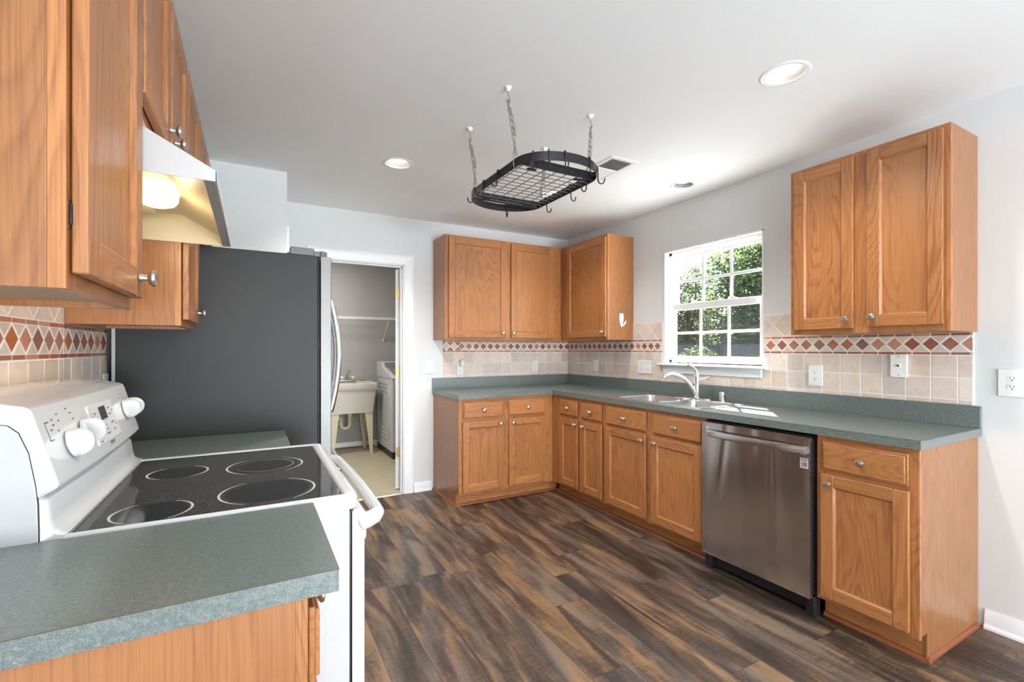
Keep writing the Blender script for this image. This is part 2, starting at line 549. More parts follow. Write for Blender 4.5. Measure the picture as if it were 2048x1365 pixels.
def dup(root, loc, rotz=None, label=None):
    r = root.copy(); COL.objects.link(r); r.location = loc
    if rotz is not None: r.rotation_euler = (0, 0, rotz)
    if label: r['label'] = label
    for ch in list(root.children):
        c = ch.copy(); COL.objects.link(c); c.parent = r
        for g in list(ch.children):
            d = g.copy(); COL.objects.link(d); d.parent = c
    return r

def rrect(x0, y0, x1, y1, r, n=6):
    pts = []
    for cx, cy, a in ((x1 - r, y1 - r, 0), (x0 + r, y1 - r, PI / 2), (x0 + r, y0 + r, PI), (x1 - r, y0 + r, 1.5 * PI)):
        for i in range(n + 1):
            t = a + PI / 2 * i / n
            pts.append((cx + r * math.cos(t), cy + r * math.sin(t)))
    return pts

HC = 2.464; XL = -3.521; FZ = -.012; ZB = 1.366; ZT = 2.288; CT = .914

# ------------------------------------------------------------------ the room
b = MB().mat('floor')
b.box(XL - .12, -10.72, FZ - .1, .12, .02, FZ)
struct(b.build('floor', smooth=0))
b = MB().mat('laundry_floor')
b.box(XL - .12, .02, FZ - .1, .3, 2.4, FZ + .004)
struct(b.build('floor_laundry', smooth=0))
b = MB().mat('alu')
b.prism([(-.012, FZ), (.028, FZ), (.020, FZ + .010), (-.004, FZ + .010)], 'x', -2.52, -1.80)
struct(b.build('trim_threshold', smooth=0))

def hole_cell(b, x0, y0, x1, y1, cx, cy, r, z, seg=32):
    inner = []; outer = []
    for i in range(seg):
        t = 2 * PI * (i + .5) / seg
        dx, dy = math.cos(t), math.sin(t)
        k = min([((x1 - cx) / dx) if dx > 0 else ((x0 - cx) / dx), ((y1 - cy) / dy) if dy > 0 else ((y0 - cy) / dy)])
        inner.append((cx + r * dx, cy + r * dy, z)); outer.append((cx + k * dx, cy + k * dy, z))
    for sx, sy in ((x0, y0), (x0, y1), (x1, y0), (x1, y1)):   # snap the nearest boundary point onto each corner
        j = min(range(seg), key=lambda i: (outer[i][0] - sx) ** 2 + (outer[i][1] - sy) ** 2)
        outer[j] = (sx, sy, z)
    b.new(); n = b.addv(inner + outer)
    for i in range(seg):
        j = (i + 1) % seg
        b.face([n + i, n + j, n + seg + j, n + seg + i])

LIGHTS = [(-.997, -2.955, .088), (-2.184, -1.192, .088), (-.285, -1.795, .080), (-1.000, -1.171, .088)]
b = MB().mat('ceiling')
strips = [(XL - .12, -1.6, [LIGHTS[1]]), (-1.6, -.65, [LIGHTS[0], LIGHTS[3]]), (-.65, .12, [LIGHTS[2]])]
for x0, x1, hs in strips:
    y = -10.72
    for cx, cy, r in hs:
        b.quad((x0, y, HC), (x0, cy - .2, HC), (x1, cy - .2, HC), (x1, y, HC))
        hole_cell(b, x0, cy - .2, x1, cy + .2, cx, cy, r - .012, HC)
        y = cy + .2
    b.quad((x0, y, HC), (x0, 2.4, HC), (x1, 2.4, HC), (x1, y, HC))
b.box(XL - .12, -10.72, HC + .15, .3, 2.4, HC + .2)
struct(b.build('ceiling', smooth=0))

def wall_boxes(name, boxes, mat='wall'):
    b = MB().mat(mat)
    for q in boxes: b.box(*q)
    return struct(b.build(name, smooth=0))

WY0, WY1, WZ0, WZ1 = -2.221, -1.352, 1.165, 2.090
wall_boxes('wall_right', [(0, -10.6, FZ, .12, WY0, HC), (0, WY1, FZ, .12, .115, HC), (0, WY0, FZ, .12, WY1, WZ0), (0, WY0, WZ1, .12, WY1, HC)])
DX0, DX1, DZ = -2.53, -1.792, 2.05
wall_boxes('wall_back', [(XL, 0, FZ, DX0, .115, HC), (DX1, 0, FZ, 0, .115, HC), (DX0, 0, DZ, DX1, .115, HC)])
SWY0, SWY1, SWZ0, SWZ1 = -8.0, -6.5, .8, 2.1
wall_boxes('wall_left', [(XL - .12, -10.6, FZ, XL, SWY0, HC), (XL - .12, SWY1, FZ, XL, .115, HC), (XL - .12, SWY0, FZ, XL, SWY1, SWZ0), (XL - .12, SWY0, SWZ1, XL, SWY1, HC)])
wall_boxes('wall_front', [(XL - .12, -10.72, FZ, -2.95, -10.6, HC), (-.45, -10.72, FZ, .12, -10.6, HC), (-2.95, -10.72, 2.2, -.45, -10.6, HC)])
wall_boxes('wall_closet', [(XL, -.685, FZ, -2.79, -.585, HC), (-2.89, -.585, 2.06, -2.79, 0, HC), (-2.89, -.585, FZ, -2.79, -.56, 2.06)])
b = MB().mat('trimdoor'); b.box(-2.85, -.56, FZ + .008, -2.815, -.001, 2.06); struct(b.build('door_2', bevel=.002))
b = MB().mat('trim')
b.box(-2.79, -.650, FZ, -2.775, -.575, 2.115); b.box(-2.79, -.575, 2.06, -2.775, -.001, 2.115)
struct(b.build('trim_1', bevel=.003))
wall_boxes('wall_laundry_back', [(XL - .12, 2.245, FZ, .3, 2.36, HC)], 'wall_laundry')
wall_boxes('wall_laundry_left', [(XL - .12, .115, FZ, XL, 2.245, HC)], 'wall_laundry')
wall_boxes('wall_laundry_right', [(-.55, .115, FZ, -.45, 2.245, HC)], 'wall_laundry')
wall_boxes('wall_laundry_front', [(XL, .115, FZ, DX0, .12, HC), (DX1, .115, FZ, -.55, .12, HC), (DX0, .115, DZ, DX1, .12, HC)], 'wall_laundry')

# door casing and jamb of the laundry doorway
def casing_profile(w):   # stepped colonial profile, (across, out)
    return [(0, 0), (0, .010), (.010, .012), (w * .35, .013), (w * .55, .018), (w - .012, .019), (w - .004, .017), (w, .010), (w, 0)]
b = MB().mat('trim')
w = .088
b.prism([(DX1 - .012 + u, -n) for u, n in casing_profile(w)], 'z', FZ, DZ + .078)
b.prism([(DX0 + .012 - u, -n) for u, n in casing_profile(w)], 'z', FZ, DZ + .078)
b.prism([(-n, DZ - .010 + u) for u, n in casing_profile(w)], 'x', DX0 + .012 - w, DX1 - .012 + w)
struct(b.build('trim_2', smooth=25))
b = MB().mat('trim')
b.box(DX1 - .020, .001, FZ, DX1, .119, DZ); b.box(DX0, .001, FZ, DX0 + .020, .119, DZ); b.box(DX0, .001, DZ - .02, DX1, .119, DZ)
b.box(DX1 - .032, .035, FZ, DX1 - .020, .065, DZ - .02); b.box(DX0 + .020, .035, FZ, DX0 + .032, .065, DZ - .02); b.box(DX0 + .02, .035, DZ - .032, DX1 - .02, .065, DZ - .02)
struct(b.build('trim_3', bevel=.0015))

# the laundry door, swung into the laundry
dr = bpy.data.objects.new('door_1', None); COL.objects.link(dr); struct(dr)
dr.location = (DX1 - .019, .124, FZ); dr.rotation_euler = (0, 0, R(71))
b = LB().mat('trimdoor')
b.box(.004, 0, .012, .712, .035, 2.03)
for z0, z1 in ((.25, .95), (1.12, 1.88)):
    for y in (-.0005, .0355):
        for x0, x1 in ((.12, .32), (.40, .60)):
            b.box(x0, y - .002, z0, x1, y + .002, z1)
b.build('door_panel', dr, bevel=.002)
for z in (.35, 1.085, 1.81):
    b = LB().mat('brass')
    b.cyl((-.001, -.004, z - .045), (-.001, -.004, z + .045), .0065, 10)
    b.box(.001, -.002, z - .045, .0045, .028, z + .045)
    b.build('hinge', dr)
b = LB().mat('brass')
b.lathe([(.026, 0), (.026, .006), (.010, .010), (.010, .03), (.026, .04), (.028, .052), (.018, .062), (0, .064)], (.65, 0, .95), (0, -1, 0), 18)
b.lathe([(.026, 0), (.026, .006), (.010, .010), (.010, .03), (.026, .04), (.028, .052), (.018, .062), (0, .064)], (.65, .035, .95), (0, 1, 0), 18)
b.build('door_knob', dr)

# baseboards
def baseboard(name, a, c, nrm, h=.085, t=.013):
    b = MB().mat('trim')
    prof = [(0, 0), (t + .012, 0), (t + .011, .010), (t + .002, .019), (t, .022), (t, h - .022), (t - .005, h - .012), (t - .007, h), (0, h)]
    if nrm in ('-x', '+x'):
        s = -1 if nrm == '-x' else 1
        b.prism([(a[0] + s * u, FZ + z) for u, z in prof], 'y', a[1], c[1])
    else:
        s = -1 if nrm == '-y' else 1
        b.prism([(a[1] + s * u, FZ + z) for u, z in prof], 'x', a[0], c[0])
    return struct(b.build(name, smooth=30))
baseboard('baseboard_right', (0, -10.6), (0, -3.302), '-x')
baseboard('baseboard_back', (-1.713, 0), (-1.548, 0), '-y')
baseboard('baseboard_laundry', (XL, 2.245), (-.55, 2.245), '-y', .08)
baseboard('baseboard_left', (XL, -10.6), (XL, -3.33), '+x')
b = MB().mat('shoe')
b.box(XL, 2.212, FZ + .004, -1.57, 2.232, FZ + .022)
struct(b.build('trim_4', bevel=.004))

# ------------------------------------------------------------------ window
win = bpy.data.objects.new('window_1', None); COL.objects.link(win); struct(win); win.location = (0, (WY0 + WY1) / 2, WZ0)
b = MB().mat('vinyl_white')
t = .012
b.box(-.004, WY1 - t, WZ0, .118, WY1, WZ1); b.box(-.004, WY0, WZ0, .118, WY0 + t, WZ1); b.box(-.004, WY0, WZ1 - t, .118, WY1, WZ1)
f0, f1 = .048, .112       # vinyl frame
Y0, Y1, Z0, Z1 = WY0 + t, WY1 - t, WZ0 + .012, WZ1 - t
b.box(f0, Y1 - .028, Z0, f1, Y1, Z1); b.box(f0, Y0, Z0, f1, Y0 + .028, Z1); b.box(f0, Y0, Z1 - .024, f1, Y1, Z1); b.box(f0, Y0, Z0, f1, Y1, Z0 + .020)
b.build('window_frame', win, bevel=.002)
def sash(x0, x1, y0, y1, z0, z1, sw, rb, rt, name):
    b = MB().mat('vinyl_white')
    b.box(x0, y1 - sw, z0, x1, y1, z1); b.box(x0, y0, z0, x1, y0 + sw, z1); b.box(x0, y0 + sw, z0, x1, y1 - sw, z0 + rb); b.box(x0, y0 + sw, z1 - rt, x1, y1 - sw, z1)
    gy0, gy1, gz0, gz1 = y0 + sw, y1 - sw, z0 + rb, z1 - rt
    xm = (x0 + x1) / 2
    for i in (1, 2):
        y = gy0 + (gy1 - gy0) * i / 3
        b.box(xm - .006, y - .010, gz0, xm + .006, y + .010, gz1)
    zm = (gz0 + gz1) / 2
    b.box(xm - .0055, gy0, zm - .010, xm + .0055, gy1, zm + .010)
    s = b.build(name, win, bevel=.0015)
    g = MB().mat('glass'); g.quad((xm + .0075, gy0, gz0), (xm + .0075, gy1, gz0), (xm + .0075, gy1, gz1), (xm + .0075, gy0, gz1))
    g.build('pane', s, smooth=0)
sash(.082, .108, Y0 + .026, Y1 - .026, 1.615, Z1 - .022, .030, .035, .030, 'upper_sash')
sash(.052, .078, Y0 + .020, Y1 - .020, Z0 + .018, 1.650, .032, .034, .050, 'lower_sash')
b = MB().mat('vinyl_white')
for y in (-1.62, -1.95):
    b.box(.040, y - .035, 1.650, .066, y + .035, 1.658); b.box(.044, y - .012, 1.658, .060, y + .03, 1.668)
b.build('sash_lock', win, bevel=.002)
b = MB().mat('vinyl_white')
for y in (-1.70, -1.945):
    b.box(.046, y - .006, 1.395, .056, y + .006, 1.415)
b.build('tilt_latch', win, bevel=.001)
b = MB().mat('screen'); b.quad((.111, Y0 + .02, Z0), (.111, Y1 - .02, Z0), (.111, Y1 - .02, 1.63), (.111, Y0 + .02, 1.63))
b.build('insect_screen', win, smooth=0)
b = MB().mat('trim')
b.prism([(-.045, 1.148), (-.052, 1.154), (-.052, 1.160), (-.045, 1.166), (.05, 1.166), (.05, 1.148)], 'y', WY0 - .038, WY1 + .038)
b.build('window_sill', win, bevel=.001)
b = MB().mat('trim')
b.prism([(-.018, 1.090), (-.020, 1.100), (-.020, 1.128), (-.026, 1.140), (-.028, 1.148), (-.0005, 1.148), (-.0005, 1.086), (-.012, 1.086)], 'y', WY0 + .010, WY1 - .005)
b.build('window_apron', win, smooth=25)
for wname, nx in (('window_2', 0),):
    w2 = bpy.data.objects.new(wname, None); COL.objects.link(w2); struct(w2); w2.location = (XL, -7.25, .8)  # unseen window, added to go with the side fill light
    b = MB().mat('vinyl_white')
    b.box(XL - .1, SWY0, SWZ0, XL, SWY0 + .05, SWZ1); b.box(XL - .1, SWY1 - .05, SWZ0, XL, SWY1, SWZ1); b.box(XL - .1, SWY0, SWZ0, XL, SWY1, SWZ0 + .05); b.box(XL - .1, SWY0, SWZ1 - .05, XL, SWY1, SWZ1)
    b.box(XL - .08, -7.28, SWZ0, XL - .04, -7.22, SWZ1)
    b.build('window_frame', w2, bevel=.002)
d2 = bpy.data.objects.new('door_3', None); COL.objects.link(d2); struct(d2); d2.location = (-1.7, -10.6, FZ)
b = MB().mat('vinyl_white')
b.box(-2.95, -10.72, FZ, -2.87, -10.6, 2.2); b.box(-.53, -10.72, FZ, -.45, -10.6, 2.2); b.box(-1.75, -7.70, FZ, -1.65, -7.62, 2.2); b.box(-2.95, -10.72, 2.12, -.45, -10.6, 2.2); b.box(-2.95, -10.72, FZ, -.45, -10.6, FZ + .06)
b.build('door_frame', d2, bevel=.002)

# ------------------------------------------------------------------ cabinets (local frame: x along the wall, front towards -y)
def knob(parent, x, y, z):
    b = LB().mat('nickel')
    b.lathe([(.0075, 0), (.0085, .002), (.0055, .008), (.0055, .014), (.0135, .018), (.0165, .0225), (.0150, .027), (.008, .0295), (0, .030)], (x, y, z), (0, -1, 0), 20)
    return b.build('knob', parent, smooth=50)

def door(parent, x0, x1, z0, z1, yf, kx=None, kz=None, t=.019, fw=.056):
    """Framed oak door with a recessed flat panel; yf is the y of the carcass front the door lies on."""
    ya, yb = yf - .002, yf - .002 - t
    b = LB().mat('oak_v')
    b.box(x0, yb, z0, x0 + fw, ya, z1); b.box(x1 - fw, yb, z0, x1, ya, z1)
    b.mat('oak_h'); b.box(x0 + fw, yb, z0, x1 - fw, ya, z0 + fw); b.box(x0 + fw, yb, z1 - fw, x1 - fw, ya, z1)
    b.mat('oak_v'); b.box(x0 + fw, yb + .010, z0 + fw, x1 - fw, ya, z1 - fw)
    s = .007
    X0, X1, A, B = x0 + fw, x1 - fw, z0 + fw, z1 - fw
    for (p, q, r_, s_) in (((X0, A), (X0, B), (X0 + s, B - s), (X0 + s, A + s)), ((X1, B), (X1, A), (X1 - s, A + s), (X1 - s, B - s))):
        b.quad((p[0], yb + .002, p[1]), (q[0], yb + .002, q[1]), (r_[0], yb + .0098, r_[1]), (s_[0], yb + .0098, s_[1]))
    b.mat('oak_h')
    for (p, q, r_, s_) in (((X1, A), (X0, A), (X0 + s, A + s), (X1 - s, A + s)), ((X0, B), (X1, B), (X1 - s, B - s), (X0 + s, B - s))):
        b.quad((p[0], yb + .002, p[1]), (q[0], yb + .002, q[1]), (r_[0], yb + .0098, r_[1]), (s_[0], yb + .0098, s_[1]))
    o = b.build('door', parent, bevel=.0028, smooth=30)
    if kx is not None: knob(o, kx, yb, kz)
    return o

def drawer(parent, x0, x1, z0, z1, yf, t=.019, kn=True):
    ya, yb = yf - .002, yf - .002 - t
    b = LB().mat('oak_h')
    b.box(x0, yb + .008, z0, x1, ya, z1)
    b.box(x0 + .009, yb, z0 + .009, x1 - .009, yb + .009, z1 - .009)
    o = b.build('drawer', parent, bevel=.003, smooth=30)
    if kn: knob(o, (x0 + x1) / 2, yb, (z0 + z1) / 2)
    return o

def face_frame(b, xs, zs, y0, y1, w, h0, h1, stiles):
    """stiles: list of (x0,x1); zs: list of rails (z0,z1)."""
    b.mat('oak_v')
    for a, c in stiles: b.box(a, y0, h0, c, y1, h1)
    b.mat('oak_h')
    for i in range(len(stiles) - 1):
        for a, c in zs: b.box(stiles[i][1], y0, a, stiles[i + 1][0], y1, c)

def base_cabinet(label, loc, rotz, x0, x1, stiles, doors, drawers, depth=.61, left_side=False, right_side=False, shoe='f', group='oak base cabinets', body_x=None, kick_end=None):
    """x in local units along the wall (origin at loc, on the wall line)."""
    t = thing('base_cabinet', label, 'cabinet', loc, rotz, group)
    H = .8755
    z0 = .090
    b = LB()
    bx0, bx1 = body_x if body_x else (x0, x1)
    b.mat('oak_side')
    yk = -(depth - .068)
    side = [(-.001, FZ), (yk, FZ), (yk, z0 + .012), (-(depth - .019), z0 + .012), (-(depth - .019), H), (-.001, H)]
    b.prism(side, 'x', bx0, bx0 + .016); b.prism(side, 'x', bx1 - .016, bx1)
    b.mat('oak_h')
    b.box(bx0 + .016, yk, FZ, bx1 - .016, yk + .016, z0 + .012)
    b.mat('ply'); b.box(bx0 + .016, -(depth - .019), z0 + .012, bx1 - .016, -.001, z0 + .028)
    b.box(bx0 + .016, -.012, z0 + .028, bx1 - .016, -.001, H)
    body = b.build('body', t, bevel=.001)
    b = LB()
    face_frame(b, None, [(z0, z0 + .038), (.690, .715), (.845, H)], -depth, -(depth - .019), None, z0, H, stiles)
    b.mat('oak_v')   # the dark back of the openings, behind the doors
    b.box(x0 + .02, -(depth - .021), z0 + .03, x1 - .02, -(depth - .030), H - .01)
    b.build('face_frame', t, bevel=.0008)
    for d in doors: door(t, *d[:4], -depth, *d[4:])
    for d in drawers: drawer(t, *d, -depth)
    b = LB().mat('shoe')
    q = [(0, FZ), (-.014, FZ), (-.013, FZ + .009), (-.008, FZ + .016), (0, FZ + .019)]
    sx0 = kick_end[0] if kick_end else bx0
    sx1 = kick_end[1] if kick_end else bx1
    if 'f' in shoe: b.prism([(yk + a, z) for a, z in q], 'x', sx0 - (.012 if 'l' in shoe else 0), sx1 + (.012 if 'r' in shoe else 0))
    if 'l' in shoe: b.prism([(bx0 + a, z) for a, z in q], 'y', yk - .014, -.002)
    if 'r' in shoe: b.prism([(bx1 - a, z) for a, z in q], 'y', yk - .014, -.027)
    if shoe: b.build('shoe_molding', t, smooth=40)
    return t

# back wall leg: local x = world x + 1.529
base_cabinet('oak base cabinet with two doors and two drawers beside the laundry doorway', (-1.529, 0, 0), 0, 0, .919,
             [(0, .040), (.401, .465), (.824, .919)],
             [(.031, .407, .112, .690, .372, .655), (.457, .830, .112, .690, .492, .655)],
             [(.033, .400, .714, .848), (.457, .825, .714, .848)], shoe='fl', body_x=(0, 1.525), kick_end=(0, .985))
# right wall leg, local x = -(world y)  (rot -90: local x -> -y, local -y -> -x)
base_cabinet('narrow oak base cabinet in the inner corner, two slim doors below two small drawers', (0, 0, 0), -PI / 2, .612, 1.325,
             [(.612, .735), (.985, 1.055), (1.295, 1.325)],
             [(.735, .998, .112, .692, .968, .652), (1.043, 1.307, .112, .692, 1.075, .652)],
             [(.735, .995, .714, .848), (1.043, 1.300, .714, .848)], shoe='f', kick_end=(.556, 1.325))
base_cabinet('oak sink base cabinet with two wide doors below the steel sink', (0, 0, 0), -PI / 2, 1.3255, 2.246,
             [(1.3255, 1.365), (1.758, 1.835), (2.222, 2.246)],
             [(1.350, 1.768, .112, .692, 1.735, .652), (1.820, 2.233, .112, .692, 1.855, .652)],
             [(1.355, 1.768, .712, .850), (1.830, 2.236, .712, .850)], shoe='f')
base_cabinet('oak base cabinet with one door and one drawer at the right end of the counter', (0, 0, 0), -PI / 2, 2.882, 3.278,
             [(2.882, 2.925), (3.238, 3.278)],
             [(2.906, 3.248, .112, .695, 2.942, .655)],
             [(2.910, 3.244, .714, .848)], shoe='fr')
# left wall (rot +90: local x -> +y, local -y -> +x), origin on the left wall
LW = (XL, 0, 0)
base_cabinet('oak base cabinet under the grey-green counter nearest the viewer', LW, PI / 2, -3.300, -2.921,
             [(-3.300, -3.262), (-2.960, -2.921)], [(-3.287, -2.935, .112, .692, -2.97, .655)], [(-3.287, -2.935, .714, .848)], shoe='f')
base_cabinet('oak base cabinet between the white range and the grey refrigerator', LW, PI / 2, -2.158, -1.762,
             [(-2.158, -2.12), (-1.80, -1.762)], [(-2.145, -1.775, .112, .692, -1.81, .655)], [(-2.145, -1.775, .714, .848)], shoe='f')

def wall_cabinet(label, loc, rotz, x0, x1, z0, z1, stiles, doors, depth=.3, group='oak wall cabinets', body_x=None, hinges=()):
    t = thing('wall_cabinet', label, 'cabinet', (loc[0], loc[1], z0), rotz, group)
    h = z1 - z0
    a, c = body_x if body_x else (x0, x1)
    b = LB().mat('oak_side')
    yf = -(depth - .019)
    b.box(a, yf, 0, a + .015, -.001, h); b.box(c - .015, yf, 0, c, -.001, h)
    b.mat('ply')
    b.box(a + .015, yf, .012, c - .015, -.001, .024)
    b.box(a + .015, -.030, 0, c - .015, -.014, .012)
    b.box(a + .015, -.010, .024, c - .015, -.001, h - .015)
    b.mat('oak_d'); b.box(a + .015, yf, h - .015, c - .015, -.001, h)
    b.build('body', t, bevel=.0008)
    b = LB()
    face_frame(b, None, [(0, .034), (h - .034, h)], -depth, yf, None, 0, h, stiles)
    b.mat('oak_v'); b.box(x0 + .02, yf + .001, .03, x1 - .02, yf + .009, h - .03)
    b.build('face_frame', t, bevel=.0008)
    for d in doors:
        o = door(t, d[0], d[1], d[2] - z0, d[3] - z0, -depth, d[4], d[5] - z0)
    for hx, hz in hinges:
        hb = LB().mat('iron'); hb.box(hx + .002, -depth - .0015, hz - z0 - .020, hx + .006, -depth + .001, hz - z0 + .020); hb.cyl((hx + .003, -depth - .002, hz - z0 - .014), (hx + .003, -depth - .002, hz - z0 + .014), .0022, 8)
        hb.build('hinge', t, bevel=.001)
    return t

wall_cabinet('oak wall cabinet with two doors on the doorway wall, left of the corner', (-1.529, 0, 0), 0, 0, 1.229, ZB, ZT,
             [(0, .040), (.580, .660), (1.130, 1.229)],
             [(.030, .596, 1.388, 2.268, .559, 1.434), (.649, 1.133, 1.388, 2.268, .670, 1.434)], body_x=(0, 1.527))
wall_cabinet('single-door oak wall cabinet beside the window with a white hook on its side', (0, 0, 0), -PI / 2, .302, .994, ZB, ZT,
             [(.302, .425), (.972, .994)], [(.413, .986, 1.392, 2.264, .953, 1.436)])
wall_cabinet('oak wall cabinet with two doors hanging right of the window', (0, 0, 0), -PI / 2, 2.575, 3.276, ZB, ZT,
             [(2.575, 2.612), (2.885, 2.970), (3.236, 3.276)],
             [(2.602, 2.899, 1.392, 2.268, 2.871, 1.440), (2.959, 3.254, 1.396, 2.268, 2.986, 1.445)])
wall_cabinet('oak wall cabinet nearest the viewer at upper left, one door with a knob', (XL, 0, 0), PI / 2, -3.309, -2.921, ZB, ZT,
             [(-3.309, -3.270), (-2.960, -2.921)], [(-3.297, -2.937, 1.388, 2.268, -2.975, 1.426)], depth=.312, hinges=[(-3.300, 1.468), (-3.300, 2.15)])
wall_cabinet('short two-door oak wall cabinet above the white range hood', (XL, 0, 0), PI / 2, -2.919, -2.159, 1.806, ZT,
             [(-2.919, -2.88), (-2.56, -2.51), (-2.20, -2.159)],
             [(-2.906, -2.553, 1.826, 2.268, -2.585, 1.878), (-2.525, -2.172, 1.826, 2.268, -2.493, 1.878)], depth=.312)
wall_cabinet('tall narrow oak wall cabinet between the range hood and the refrigerator', (XL, 0, 0), PI / 2, -2.157, -1.762, ZB, ZT,
             [(-2.157, -2.118), (-1.80, -1.762)], [(-2.143, -1.776, 1.388, 2.268, -1.84, 1.432)], depth=.312)
wall_cabinet('short oak wall cabinet above the grey refrigerator', (XL, 0, 0), PI / 2, -1.760, -.998, 1.830, ZT,
             [(-1.760, -1.72), (-1.40, -1.36), (-1.04, -.998)],
             [(-1.746, -1.394, 1.850, 2.268, -1.42, 1.90), (-1.366, -1.014, 1.850, 2.268, -1.34, 1.90)], depth=.312)

# white adhesive hook on the side of the corner cabinet
b = MB().mat('plastic_white')
pl = [(-.024, .045), (-.022, .056), (-.014, .063), (0, .065), (.014, .063), (.022, .056), (.024, .045), (.022, .005), (.014, -.030), (.004, -.055), (0, -.058), (-.004, -.055), (-.014, -.030), (-.022, .005)]
b.prism([(-.145 + x, 1.535 + z) for x, z in pl], 'y', -1.000, -.9945)
ls = []
for (px, py, pz, w_) in ((-.143, -1.000, 1.486, .009), (-.140, -1.010, 1.490, .011), (-.134, -1.020, 1.500, .012), (-.128, -1.027, 1.516, .011), (-.124, -1.030, 1.532, .007)):
    ls.append([(px - w_, py, pz), (px, py - .003, pz - .004), (px + w_, py, pz), (px, py + .003, pz + .002)])
b.loops(ls, True, True, True)
tag(b.build('adhesive_hook', origin=(-.145, -.995, 1.475), smooth=40), 'white plastic adhesive hook on the corner wall cabinet side', 'hook')

# ------------------------------------------------------------------ tiled backsplashes
BEIGE = [(0.701, 0.588, 0.521), (0.746, 0.638, 0.56), (0.655, 0.555, 0.504), (0.723, 0.599, 0.521), (0.78, 0.677, 0.605), (0.644, 0.538, 0.47), (0.712, 0.588, 0.504), (0.689, 0.605, 0.56), (0.746, 0.622, 0.521), (0.678, 0.544, 0.448)]
TERRA = [(.38, .115, .06), (.44, .17, .09), (.32, .10, .065), (.46, .14, .05), (.40, .20, .13), (.34, .13, .09), (.50, .24, .16), (.28, .13, .10)]
def clip(poly, x0, x1, z0, z1):
    def cut(p, f, g):
        out = []
        for i in range(len(p)):
            a, c = p[i], p[(i + 1) % len(p)]
            fa, fc = f(a), f(c)
            if fa >= 0: out.append(a)
            if (fa >= 0) != (fc >= 0):
                s = fa / (fa - fc); out.append((a[0] + (c[0] - a[0]) * s, a[1] + (c[1] - a[1]) * s))
        return out
    for f in (lambda q: q[0] - x0, lambda q: x1 - q[0], lambda q: q[1] - z0, lambda q: z1 - q[1]):
        poly = cut(poly, f, None)
        if len(poly) < 3: return None
    return poly

def backsplash(label, P, rects, cols, diam0, pitch, swap=0, seed=1, origin=(0, 0, 0)):
    """P(u, z, n) -> world point; rects: grout areas; cols: tile column edges; diamonds start at diam0."""
    rg = random.Random(seed)
    b = MB()
    def slab(poly, n0, n1, mat, tint=(1, 1, 1, 1)):
        b.mat(mat); b.t = tint
        k = len(poly)
        c0 = [P(u, z, n0) for u, z in poly]
        b.new()
        ux = sum(u for u, z in poly) / k; uz = sum(z for u, z in poly) / k
        s = max(max(abs(u - ux), abs(z - uz)) for u, z in poly)
        q = max(.3, 1 - .0015 / max(s, .003))
        c1 = [P(u, z, n1 - .001) for u, z in poly]; c2 = [P(ux + (u - ux) * q, uz + (z - uz) * q, n1) for u, z in poly]
        n = b.addv(c0 + c1 + c2)
        for a in range(2):
            for i in range(k):
                j = (i + 1) % k
                b.face([n + a * k + i, n + a * k + j, n + (a + 1) * k + j, n + (a + 1) * k + i])
        b.face([n + 2 * k + i for i in range(k)])
        b.t = (1, 1, 1, 1)
    for r in rects:
        slab([(r[0], r[2]), (r[1], r[2]), (r[1], r[3]), (r[0], r[3])], .0005, .0068, 'grout')
    def tile(poly, pal, zr=None):
        c = rg.choice(pal); k = rg.uniform(.9, 1.08)
        tint = (c[0] * k, c[1] * k * rg.uniform(.992, 1.008), c[2] * k, 1)
        for r in rects:
            q = clip(poly, r[0] + .0015, r[1] - .0015, max(r[2] + .001, zr[0] if zr else -9), min(r[3] - .0015, zr[1] if zr else 9))
            if q and abs(sum(q[i][0] * q[(i + 1) % len(q)][1] - q[(i + 1) % len(q)][0] * q[i][1] for i in range(len(q)))) > 3e-5:
                slab(q, .005, .0082, 'tile', tint)
    g = .0024
    for i in range(len(cols) - 1):
        a, c = cols[i] + g, cols[i + 1] - g
        for z0, z1 in ((1.0, 1.040), (1.040, 1.147), (1.147, 1.255)):
            tile([(a, z0 + g), (c, z0 + g), (c, z1 - g), (a, z1 - g)], BEIGE)
    lo, hi = min(r[0] for r in rects), max(r[1] for r in rects)
    i0 = int((lo - diam0) / pitch) - 2; i1 = int((hi - diam0) / pitch) + 2
    for i in range(i0, i1):
        u = diam0 + i * pitch
        tile([(u + g, 1.2575), (u + pitch - g, 1.2575), (u + pitch - g, 1.2695), (u + g, 1.2695)], TERRA)
        tile([(u + g, 1.3515), (u + pitch - g, 1.3515), (u + pitch - g, 1.3635), (u + g, 1.3635)], TERRA)
        zm, hh, hw = 1.3105, .033, pitch / 2 - .0045
        sw = (i - swap_i0 < swap) if swap else False
        pd, pt = (BEIGE, TERRA) if sw else (TERRA, BEIGE)
        tile([(u - hw, zm), (u, zm - hh), (u + hw, zm), (u, zm + hh)], pd)
        tile([(u + .006, zm + .0385), (u + pitch / 2, zm + .006), (u + pitch - .006, zm + .0385)], pt)
        tile([(u + .006, zm - .0385), (u + pitch - .006, zm - .0385), (u + pitch / 2, zm - .006)], pt)
    # diagonal field above the band
    d = .108 * math.sqrt(2); h = d / 2 - .003
    for i in range(int((lo - diam0) / d) - 2, int((hi - diam0) / d) + 3):
        for j in range(0, 6):
            u = diam0 + i * d + (d / 2 if j % 2 else 0); z = 1.366 + j * d / 2
            tile([(u - h, z), (u, z - h), (u + h, z), (u, z + h)], BEIGE, (1.368, 9))
    o = b.build('tile_backsplash', origin=origin, smooth=25)
    return tag(o, label, 'backsplash', 'tile backsplashes')
swap_i0 = 0
cols = [-1.439 + .1035 * i for i in range(14)] + [0]
swap_i0 = -1
